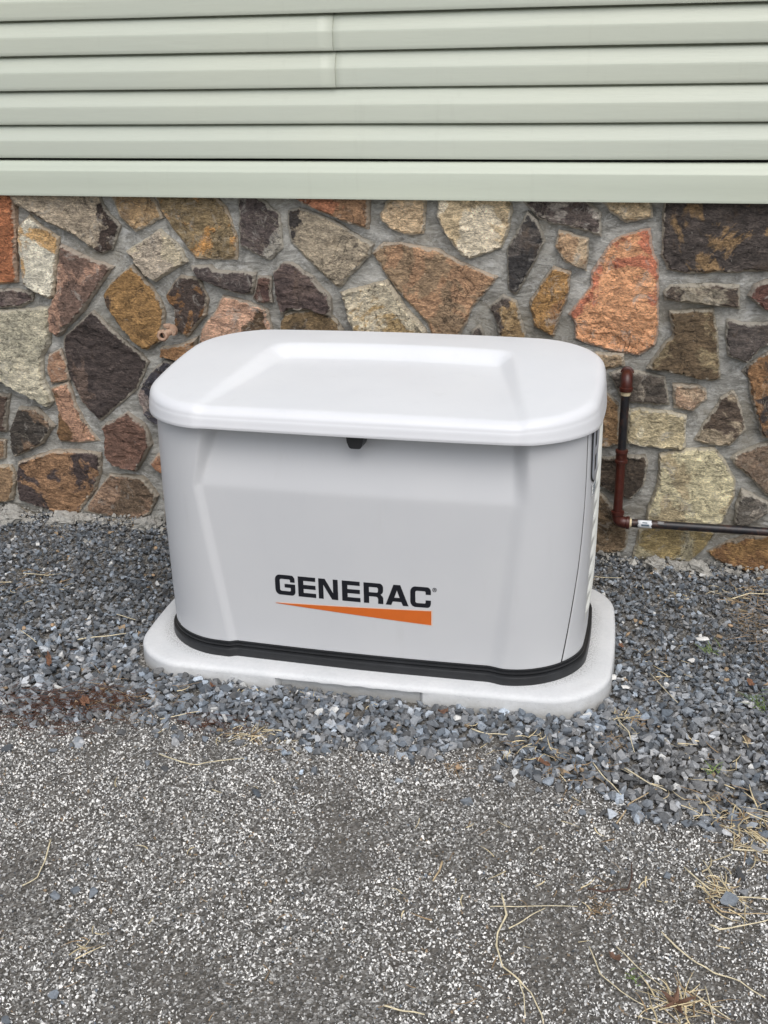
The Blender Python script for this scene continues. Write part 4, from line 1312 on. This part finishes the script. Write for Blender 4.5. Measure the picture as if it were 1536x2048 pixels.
# ------------------------------------------------------------------ gas pipe on the wall
def build_pipe():
    px, py = 0.659, 0.552
    root = empty('gas_pipe', (px, py, 0.19))
    tag(root, 'black and rust-red iron gas pipe that drops down the stone wall and runs right', 'pipe')
    Z = lambda z: z - 0.19
    def add(name, bm, mat, par=root, sm_=True):
        return bmobj(name, bm, mat, par, sm_, autos=45)
    # upper elbow: from the wall, bending down
    bm = bmesh.new()
    path = [(0, 0.075, Z(0.672)), (0, 0.03, Z(0.672))]
    for k in range(7):
        t = math.radians(15 * k)
        path.append((0, 0.026 - 0.026 * math.sin(t), Z(0.646) + 0.026 * math.cos(t)))
    path += [(0, 0, Z(0.636))]
    rad = [0.0145, 0.0165] + [0.0185] * 7 + [0.0185]
    tube_bm(path, rad, 20, bm)
    lathe_bm((0, 0, Z(0.640)), (0, 0, -1), [(0, 0.0190), (0.002, 0.0215), (0.012, 0.0215), (0.014, 0.0205), (0.015, 0.0160)], 24, bm)
    lathe_bm((0, 0.034, Z(0.672)), (0, 1, 0), [(0, 0.0190), (0.002, 0.0215), (0.012, 0.0215), (0.014, 0.0150)], 24, bm)
    add('elbow', bm, MT['pipe_red'])
    add('thread_collar', lathe_bm((0, 0, Z(0.6255)), (0, 0, -1), [(0, 0.0150), (0.004, 0.0154), (0.010, 0.0150), (0.013, 0.0138)], 20), MT['dope'])
    # black nipple
    add('black_pipe', tube_bm([(0, 0, Z(0.614)), (0, 0, Z(0.53)), (0.001, 0, Z(0.425))], 0.0135, 20), MT['pipe_black'])
    # coupling with banded ends
    add('coupling', lathe_bm((0.001, 0, Z(0.436)), (0, 0, -1), [(0, 0.0150), (0.002, 0.0195), (0.010, 0.0200), (0.012, 0.0182), (0.030, 0.0178), (0.034, 0.0178), (0.036, 0.0205), (0.044, 0.0205), (0.046, 0.0150)], 24), MT['pipe_red'])
    # red pipe down
    add('red_pipe', tube_bm([(0.001, 0, Z(0.395)), (0.0015, 0, Z(0.30)), (0.002, 0, Z(0.218))], 0.0148, 20), MT['pipe_red'])
    # lower elbow turning right
    bm = bmesh.new()
    path = [(0.002, 0, Z(0.222))]
    for k in range(7):
        t = math.radians(15 * k)
        path.append((0.002 + 0.024 - 0.024 * math.cos(t), 0, Z(0.210) - 0.024 * math.sin(t)))
    path.append((0.040, 0, Z(0.186)))
    tube_bm(path, 0.0190, 20, bm)
    lathe_bm((0.002, 0, Z(0.226)), (0, 0, -1), [(0, 0.0155), (0.002, 0.0215), (0.011, 0.0215), (0.013, 0.0190)], 24, bm)
    lathe_bm((0.030, 0, Z(0.186)), (1, 0, 0), [(0, 0.0190), (0.002, 0.0212), (0.011, 0.0212), (0.013, 0.0150)], 24, bm)
    add('elbow', bm, MT['pipe_red'])
    add('thread_collar', lathe_bm((0.043, 0, Z(0.186)), (1, 0, 0), [(0, 0.0148), (0.003, 0.0146), (0.006, 0.0135)], 20), MT['dope'])
    hz = lambda x: Z(0.186) + 0.004 * math.sin(x * 2.2)
    rn = add('black_pipe', tube_bm([(0.045 + 0.06 * k, 0, hz(0.06 * k)) for k in range(34)], 0.0135, 20), MT['pipe_black'])
    # sticker wrapped round the pipe, a second worn one behind it
    def wrap(name, x0, x1, a0, a1, mat, rr_=0.0139):
        bm = bmesh.new()
        rows = []
        for i in range(6):
            x = lerp(x0, x1, i / 5)
            rows.append([bm.verts.new((x + 0.0015 * math.sin(k * 1.3), -math.cos(math.radians(lerp(a0, a1, k / 10))) * rr_, hz(x) + math.sin(math.radians(lerp(a0, a1, k / 10))) * rr_)) for k in range(11)])
        for A, B in zip(rows[:-1], rows[1:]):
            for k in range(10): bm.faces.new((A[k], B[k], B[k + 1], A[k + 1]))
        o = add(name, bm, mat)
        md = o.modifiers.new('thickness', 'SOLIDIFY'); md.thickness = 0.0003; md.offset = 1
        return o
    st = wrap('pipe_sticker', 0.069, 0.112, -60, 75, MT['foil'])
    q = wrap('sticker_print', 0.080, 0.104, -12, 14, MT['ink'], 0.0143); q.parent = st
    q = wrap('sticker_print', 0.083, 0.098, 26, 40, MT['ink'], 0.0143); q.parent = st
    wrap('sticker_remnant', 0.130, 0.150, 25, 70, mat_plain('worn_sticker', (0.20, 0.20, 0.20), 0.6, var=0.5, scale=90), 0.0138)
    # bracket clip further along, holding the run to the wall
    bm = bmesh.new()
    tube_bm([(1.25, 0.05, hz(1.25) + 0.02), (1.25, 0.0, hz(1.25) + 0.0155), (1.25, -0.0145, hz(1.25) + 0.006), (1.25, -0.0145, hz(1.25) - 0.006), (1.25, 0.0, hz(1.25) - 0.0155), (1.25, 0.05, hz(1.25) - 0.02)], 0.003, 8, bm)
    add('pipe_clip', bm, MT['pipe_black'])
build_pipe()

# ------------------------------------------------------------------ outdoor tap on the wall
def build_tap():
    root = empty('wall_tap', (-0.862, 0.60, 0.752))
    tag(root, 'small weathered brass tap sticking out of the stone wall left of the generator', 'tap')
    def add(name, bm, mat, autos=35):
        return bmobj(name, bm, mat, root, True, autos=autos)
    # stem from the wall
    bm = lathe_bm((0.012, 0.02, 0.002), (0, -1, 0), [(0, 0.010), (0.030, 0.010), (0.031, 0.014), (0.040, 0.014), (0.041, 0.010), (0.056, 0.011)], 16)
    tube_bm([(0.012, -0.036, 0.002), (0.006, -0.050, 0.000), (-0.004, -0.062, -0.004)], [0.0115, 0.012, 0.012], 14, bm)
    add('body', bm, MT['brass'])
    # outlet facing the viewer and slightly left: ribbed ring round a dark bore
    ax = Vector((0.22, -0.95, 0.06)).normalized()
    o = Vector((-0.006, -0.058, -0.006))
    seg = 28
    bm = bmesh.new()
    prof = [(0.0, 0.0165), (0.003, 0.0185), (0.009, 0.0185), (0.012, 0.0168), (0.015, 0.0155), (0.0155, 0.0110), (0.013, 0.0092), (0.002, 0.0088)]
    n = ax.cross(Vector((0, 0, 1))).normalized(); b = ax.cross(n)
    rings = []
    for d, r_ in prof:
        ring = []
        for k in range(seg):
            rr_ = r_ * (1.10 if (k % 4 < 2 and 0.002 < d < 0.0125 and r_ > 0.015) else 1.0)
            ring.append(bm.verts.new(o + ax * d + n * math.cos(2 * math.pi * k / seg) * rr_ + b * math.sin(2 * math.pi * k / seg) * rr_))
        rings.append(ring)
    for A, B in zip(rings[:-1], rings[1:]):
        for k in range(seg): bm.faces.new((A[k], A[(k + 1) % seg], B[(k + 1) % seg], B[k]))
    bm.faces.new(rings[0][::-1])
    add('outlet_ring', bm, MT['brass'])
    bm = lathe_bm(o + ax * 0.0022, ax, [(0, 0.0094), (0.001, 0.0094), (0.0011, 0)], 20)
    add('bore', bm, MT['hole'])
    # upper drum and lever cap at the right
    bm = lathe_bm((0.004, -0.038, 0.014), (0, 0, 1), [(0, 0.009), (0.003, 0.0135), (0.012, 0.0145), (0.014, 0.0125), (0.0145, 0.0)], 22)
    add('bonnet', bm, MT['brass'])
    bm = bmesh.new()
    prof2 = [(0.014, 0.026), (0.026, 0.024), (0.0345, 0.012), (0.035, 0.001), (0.030, -0.010), (0.021, -0.010), (0.019, 0.006), (0.012, 0.012)]
    f1 = [bm.verts.new((x, -0.046, z)) for x, z in prof2]
    f0 = [bm.verts.new((x, -0.026, z)) for x, z in prof2]
    bm.faces.new(f1); bm.faces.new(f0[::-1])
    for i in range(len(prof2)):
        bm.faces.new((f1[i], f0[i], f0[(i + 1) % len(prof2)], f1[(i + 1) % len(prof2)]))
    bmesh.ops.bevel(bm, geom=list(bm.edges), offset=0.0014, segments=2, affect='EDGES')
    add('handle', bm, MT['brass'], 50)
    add('screw_hole', lathe_bm((0.0290, -0.0455, 0.004), (0, -1, 0), [(0, 0.0017), (0.0008, 0.0017), (0.0009, 0)], 10), MT['hole'])
build_tap()

# ------------------------------------------------------------------ dry stems, needles, grass
KC = {0: (0.66, 0.55, 0.34), 1: (0.30, 0.21, 0.12), 2: (0.095, 0.040, 0.022), 3: (0.14, 0.20, 0.06)}
def blades(name, items, mat):
    """items: (list of points, radius, colour); three-sided tapering blades in one mesh"""
    V, F, Cc = [], [], []
    for path, rad, col in items:
        P = [Vector(p) for p in path]
        base = len(V)
        m = len(P)
        for i, p in enumerate(P):
            t = (P[min(i + 1, m - 1)] - P[max(i - 1, 0)]).normalized()
            s = t.cross(Vector((0, 0, 1)))
            s = s.normalized() if s.length > 1e-4 else Vector((1, 0, 0))
            u = s.cross(t)
            r_ = rad * (1 - 0.75 * (i / (m - 1)) ** 2)
            for q in (s * r_, u * r_ * 0.8, -s * r_):
                V.append(p + q)
                Cc += [col[0], col[1], col[2], 1.0]
        for i in range(m - 1):
            for k in range(3):
                F.append((base + i * 3 + k, base + i * 3 + (k + 1) % 3, base + (i + 1) * 3 + (k + 1) % 3, base + (i + 1) * 3 + k))
    me = mesh(name, V, F)
    a = me.attributes.new('col', 'FLOAT_COLOR', 'POINT'); a.data.foreach_set('color', Cc)
    return link(name, me, mat)

def surf(x, y):
    return gh(x, y) + 0.003 + 0.014 * sm(-0.01, 0.05, y - edge_y(x))

def build_litter():
    r = random.Random(33)
    groups = {0: [], 1: [], 2: [], 3: []}
    for cx, cy, sx, sy, n, L, k in CLUSTERS:
        for _ in range(n):
            x, y = r.gauss(cx, sx * 0.8), r.gauss(cy, sy * 0.8)
            if in_rr(x, y, 0.69, 0.385, 0.17) or y > 0.57: continue
            ln = L / 1000 * r.uniform(0.35, 1.2)
            a = r.uniform(0, 2 * math.pi) if k != 2 else r.gauss(0.1, 0.7)
            bend = r.gauss(0, 0.9)
            z = surf(x, y) + r.uniform(-0.002, 0.006)
            up_ = (0.0 if k != 3 else 0.6) + (r.uniform(0, 0.25) if k != 2 and r.random() < 0.4 else r.uniform(-0.02, 0.05))
            pts = []
            for i in range(5):
                f = i / 4
                pts.append((x, y, z + ln * up_ * f * (1 - 0.35 * f)))
                aa = a + bend * f
                x += math.cos(aa) * ln / 4; y += math.sin(aa) * ln / 4
            c = KC[k]; v = r.uniform(0.6, 1.25)
            if k == 0 and r.random() < 0.3: c = KC[1]
            rad = {0: 0.0013, 1: 0.0009, 2: 0.0008, 3: 0.0013}[k] * r.uniform(0.6, 1.4)
            groups[k].append((pts, rad, (c[0] * v, c[1] * v, c[2] * v)))
    tag(blades('dry_grass', groups[0] + groups[1], MT['straw']), 'loose dead grass and straw lying in thin tufts over gravel and driveway', 'dry grass', kind='stuff')
    tag(blades('pine_needles', groups[2], MT['straw']), 'matted red-brown pine needles along the gravel edge at the left', 'pine needles', kind='stuff')
    tag(blades('green_grass', groups[3], MT['straw']), 'few short green grass blades poking out of gravel and driveway', 'grass', kind='stuff')

STEM_LABELS = {
 0: 'longest straw-coloured stem curving down the driveway to the bottom edge of the photo',
 1: 'thin pale stalk lying level just above the curve of the longest stem',
 2: 'short pale stalk slanting under the level stalk beside the longest stem',
 3: 'small side stalk branching downward from the lower part of the longest stem',
 4: 'long pale stem running down to the right edge in the lower right driveway',
 5: 'thin pale stalk left of the long stem that runs to the right edge',
 6: 'thin stalk leading down towards the star-shaped brown leaf',
 7: 'straight pale stalk sloping across the gravel edge right of the pad',
 8: 'pale stalk sloping down left of the one on the gravel edge right of the pad',
 9: 'brownish bent twig on the driveway just below the gravel edge at right',
 10: 'pale bow-shaped stalk on the driveway below the left front of the pad',
 11: 'short straight straw along the gravel edge beside the pine needles',
 12: 'bright yellow straw on the gravel left of the pad corner',
 13: 'pale stalk bent like an elbow on the left driveway',
 14: 'short pale straw at the bottom edge left of the longest stem',
 15: 'thick pale straw lying level at the right edge under the gravel',
 16: 'long straw bending level towards the right edge beside the grey oval stone',
 17: 'brownish straw just below the grey oval stone at the right edge',
 18: 'pale straw below the grey oval stone, rising to the right edge',
 19: 'dark brown hooked twig shaped like an L on the right driveway',
 20: 'short fat tan twig standing out in the middle of the driveway',
 21: 'short straw on the gravel right in front of the pad',
 22: 'dry stalk hanging down from the tan grass tuft right of the pad',
 23: 'straw lying level on the gravel at the right edge above the grass clump',
 24: 'thin straw slanting on the far left gravel below the tan pebble',
 25: 'thin level straw on the left gravel nearer the wall',
 26: 'short straw on the gravel just left of the pad, sloping down right',
 27: 'dark thin stalk sloping through the gravel midway between pad and right edge',
 28: 'thin level stalk touching the right rear of the concrete pad',
 29: 'left of the two short straws standing over the oval grey stone',
 30: 'right of the two short straws standing over the oval grey stone',
 31: 'faint short stalk left of the straws over the oval grey stone',
 32: 'steep stalk at the bottom edge just right of the star-shaped leaf',
 33: 'stalk running from the star-shaped leaf down towards the bottom right corner',
 34: 'short level stalk touching the left side of the star-shaped leaf'}
def build_stems():
    for i, (pts, rad, k) in enumerate(STEMS):
        P = []
        for j in range(len(pts) - 1):
            (x0, y0), (x1, y1) = pts[j], pts[j + 1]
            for q in range(4):
                P.append((lerp(x0, x1, q / 4) / 1000, lerp(y0, y1, q / 4) / 1000))
        P.append((pts[-1][0] / 1000, pts[-1][1] / 1000))
        path = [(x, y, surf(x, y) + 0.0022 + 0.0012 * math.sin(n * 1.1 + i)) for n, (x, y) in enumerate(P)]
        c = {0: (0.72, 0.63, 0.43), 1: (0.46, 0.35, 0.21), 2: (0.085, 0.045, 0.03)}[k]
        bm = bmesh.new()
        nn = len(path)
        tube_bm(path, [rad * 0.00068 * (1.15 - 0.5 * q / nn) * (1 + (0.35 if q % 8 == 4 and nn > 9 else 0)) for q in range(nn)], 6, bm)
        name = 'twig' if k == 2 or i in (9, 20) else 'grass_stem'
        key = 'stem_%d' % k
        if key not in MT: MT[key] = mat_plain('dry_' + ('stem', 'stalk', 'twig')[k], c, 0.7, var=0.3, scale=90, bump=0.3)
        o = bmobj(name, bm, MT[key], None, True)
        lb = STEM_LABELS.get(i)
        if lb: tag(o, lb, 'twig' if name == 'twig' else 'straw', 'dry stems lying on gravel and driveway')
        else: tag(o, 'short thin dry stalk lying loose, one of the many small ones', 'straw', 'small dry stalks')
build_litter()
build_stems()

# ------------------------------------------------------------------ single stones, lumps, chips, leaves
def rock_obj(name, x, y, s, mat, seed, flat=0.6, rough=0.0, z=None, col=None, sub=False):
    sh = rock_shapes(1, 14 if not sub else 30, flat, seed)[0]
    me = mesh(name, (sh[0] * s).tolist(), [tuple(f) for f in sh[1].tolist()])
    if sub:
        bm = bmesh.new(); bm.from_mesh(me)
        bmesh.ops.subdivide_edges(bm, edges=bm.edges, cuts=3, use_grid_fill=True, smooth=0.4)
        for v in bm.verts:
            nn = 1 + rough * (noise.noise(v.co * (2.6 / s) + Vector((seed, 0, 0))) + 0.6 * noise.noise(v.co * (7 / s) + Vector((seed, 3, 0))) + 0.35 * noise.noise(v.co * (16 / s)))
            v.co *= nn
        bm.to_mesh(me); bm.free()
    if col is not None:
        a = me.attributes.new('col', 'FLOAT_COLOR', 'POINT'); a.data.foreach_set('color', [*col, 1.0] * len(me.vertices))
    o = link(name, me, mat)
    o.location = (x, y, (surf(x, y) if z is None else z) + s * flat * 0.28)
    o.rotation_euler = (R.uniform(-.2, .2), R.uniform(-.2, .2), R.uniform(0, 6.28))
    return o

LOOSE = ['flat blue-grey stone alone on the driveway near the left gravel edge', 'blue-grey stone on the driveway just below the gravel edge near the needles',
 'left of the two touching blue-grey stones on the left driveway', 'right of the two touching blue-grey stones on the left driveway',
 'dull grey stone just left of the touching pair on the left driveway', 'pale blue-grey stone near the lower left corner of the driveway',
 'blue-grey stone cut by the lower left corner of the photo', 'small round bluish stone above the hooked twig on the right driveway',
 'bluish stone right of the small round one on the right driveway', 'large oval grey stone in the straw at the right edge of the driveway',
 'blue-grey stone on the driveway left of the bent twig']
for i, (x, y, s) in enumerate(SPOTS['loose']):
    g = R.uniform(0.17, 0.27)
    tag(rock_obj('loose_stone', x, y, s * 0.0021, MT['gravel'], 100 + i, 0.5, col=(g * .86, g * .96, g * 1.08)), LOOSE[i], 'stone', 'loose blue-grey stones on the driveway')

LUMP = ['broad crusty mortar lump under the dark stone at the foot of the left wall', 'crusty mortar lump right of the broad one at the foot of the left wall',
 'pale mortar lump at the foot of the wall near the left edge', 'pale mortar lump cut by the left edge of the photo at the wall foot',
 'rough mortar lump at the wall foot right beside the generator', 'small mortar lump between two bigger ones at the left wall foot',
 'small pale mortar ball lying out on the gravel left of the generator', 'small mortar lump by the left edge in front of the wall',
 'mortar lump at the wall foot below the horizontal pipe, leftmost on that side', 'mortar lump second from the left at the wall foot below the pipe',
 'long mortar lump at the wall foot below the golden stone', 'mortar lump near the right edge at the wall foot', 'mortar lump cut by the right edge at the wall foot']
for i, (x, y, s) in enumerate(SPOTS['lump']):
    y = min(y, 0.572)
    o = rock_obj('mortar_lump', x, y, s * 0.0027, MT['lump'], 200 + i, 0.5, 0.75, z=gh(x, y) - 0.004, sub=True)
    tag(o, LUMP[i], 'mortar lump', 'mortar lumps along the foot of the wall')

def build_crumbs():
    pos, size, col = [], [], []
    r = random.Random(44)
    for _ in range(2300):
        x = r.uniform(-2.1, 2.1)
        if -0.62 < x < 0.62 and r.random() < 0.7: continue
        y = 0.605 - abs(r.gauss(0, 0.045))
        f = fnoise(x, 0, 3.5, 8)
        if f < -0.05 and r.random() < 0.75: continue
        s = min(0.032, r.lognormvariate(math.log(0.0085), 0.55))
        pos.append((x, y, gh(x, y) + 0.012 + s * 0.2 + max(0, (y - 0.58)) * 0.5)); size.append(s)
        g = r.uniform(0.24, 0.46); col.append((g, g * .97, g * .89))
    o = scatter_mesh('mortar_crumbs', rock_shapes(14, 12, 0.8, 71), np.array(pos), np.array(size), np.array(col), 0.6, MT['grit'], 6)
    tag(o, 'light grey mortar crumbs strewn along the foot of the stone wall', 'mortar crumbs', kind='stuff')
build_crumbs()

PEB = ['rounded tan pebble in the gravel near the wall, left of the generator', 'tiny tan pebble in the gravel below the rounded tan one',
 'pale tan pebble in the gravel left of the pad', 'brownish tan pebble further left than the pale tan one', 'round tan pebble in the gravel by the right grass clump']
for i, (x, y, s) in enumerate(SPOTS['peb']):
    o = rock_obj('tan_pebble', x, y, s * 0.0019, MT['tan'], 300 + i, 0.65, 0.04, sub=True)
    o.data.polygons.foreach_set('use_smooth', [True] * len(o.data.polygons))
    tag(o, PEB[i], 'pebble', 'tan pebbles in the gravel')
WH = ['square white chip touching the right side of the concrete pad', 'flat white chip below the square one beside the pad', 'long ragged white flake on the gravel right of the pad',
 'angular white chip left of the green grass blades', 'white chip in the gravel near the right edge', 'small white chip in the straw under the oval stone']
for i, (x, y, s) in enumerate(SPOTS['white']):
    o = rock_obj('white_chip', x, y, s * 0.0020, MT['white'], 400 + i, 0.35, z=surf(x, y) + 0.003)
    if i == 2: o.scale = (1.5, 0.6, 0.8)
    tag(o, WH[i], 'chip', 'white chips in the gravel')

def leaf(name, x, y, s, pts, mat, seed, curl=0.3):
    r = random.Random(seed)
    bm = bmesh.new()
    c = bm.verts.new((0, 0, 0))
    ring = []
    for (px_, py_) in pts:
        d = math.hypot(px_, py_)
        ring.append(bm.verts.new((px_ * s, py_ * s, s * curl * d * d * r.uniform(0.4, 1.3))))
    for i in range(len(ring)): bm.faces.new((c, ring[i], ring[(i + 1) % len(ring)]))
    bmesh.ops.subdivide_edges(bm, edges=bm.edges, cuts=1, use_grid_fill=True)
    for v in bm.verts: v.co.z += s * 0.35 * noise.noise(v.co * (4 / s) + Vector((seed, 0, 0)))
    o = bmobj(name, bm, mat, None, False)
    md = o.modifiers.new('thickness', 'SOLIDIFY'); md.thickness = 0.0006
    o.location = (x, y, surf(x, y) + 0.005)
    o.rotation_euler = (r.uniform(-.25, .25), r.uniform(-.25, .25), r.uniform(0, 6.28))
    return o
star = []
for k in range(10):
    rr_ = (1.0, 0.34)[k % 2] * (1.15 if k in (0, 4) else 0.9)
    star.append((rr_ * math.cos(math.radians(36 * k + 80)), rr_ * math.sin(math.radians(36 * k + 80))))
oval = [(math.cos(math.radians(t)) * 1.0, 0.55 * math.sin(math.radians(t)) * (1 + 0.2 * math.sin(t * 0.11))) for t in range(0, 360, 30)]
LF = [('dead_leaf', 'star-shaped brown dead leaf in the straw near the bottom right corner', star, 'leaf', 0.5), ('dead_leaf', 'small curled brown leaf on the driveway above the star-shaped leaf', oval, 'leaf', 0.7),
 ('dead_leaf', 'dark shrivelled leaf resting against the front of the pad', oval, 'leaf', 0.8), ('bark_flake', 'small reddish bark flake in the gravel right of the pad', oval, 'bark', 0.2),
 ('dead_leaf', 'pale tan leaf scrap on the driveway in front of the pad', oval, 'tan', 0.5), ('bark_flake', 'long orange-brown bark flake on the gravel at the left', oval, 'bark', 0.3),
 ('dead_leaf', 'crumpled orange-brown leaf lying among the pine needles', oval, 'bark', 0.6), ('seed_pod', 'round brown seed pod on the gravel against the pad front at left', oval, 'bark', 0.9),
 ('bark_flake', 'flat brown bark flake at the gravel edge in front of the pad', oval, 'bark', 0.1), ('bark_flake', 'orange bark flake in the gravel near the right edge', oval, 'bark', 0.2)]
for i, (x, y, s) in enumerate(SPOTS['leaf']):
    nm, lb, sh, mt, cu = LF[i]
    o = leaf(nm, x, y, s * (0.00095 if i else 0.00080), sh, MT[mt], 500 + i, cu)
    if i in (5, 8): o.scale = (1.4, 0.55, 1)
    if i == 2: o.location.y = -0.432; o.location.z += 0.006
    if i == 7: o.location.y = min(o.location.y, -0.43); o.location.x = -0.37
    tag(o, lb, {'dead_leaf': 'leaf', 'bark_flake': 'bark', 'seed_pod': 'seed pod'}[nm])
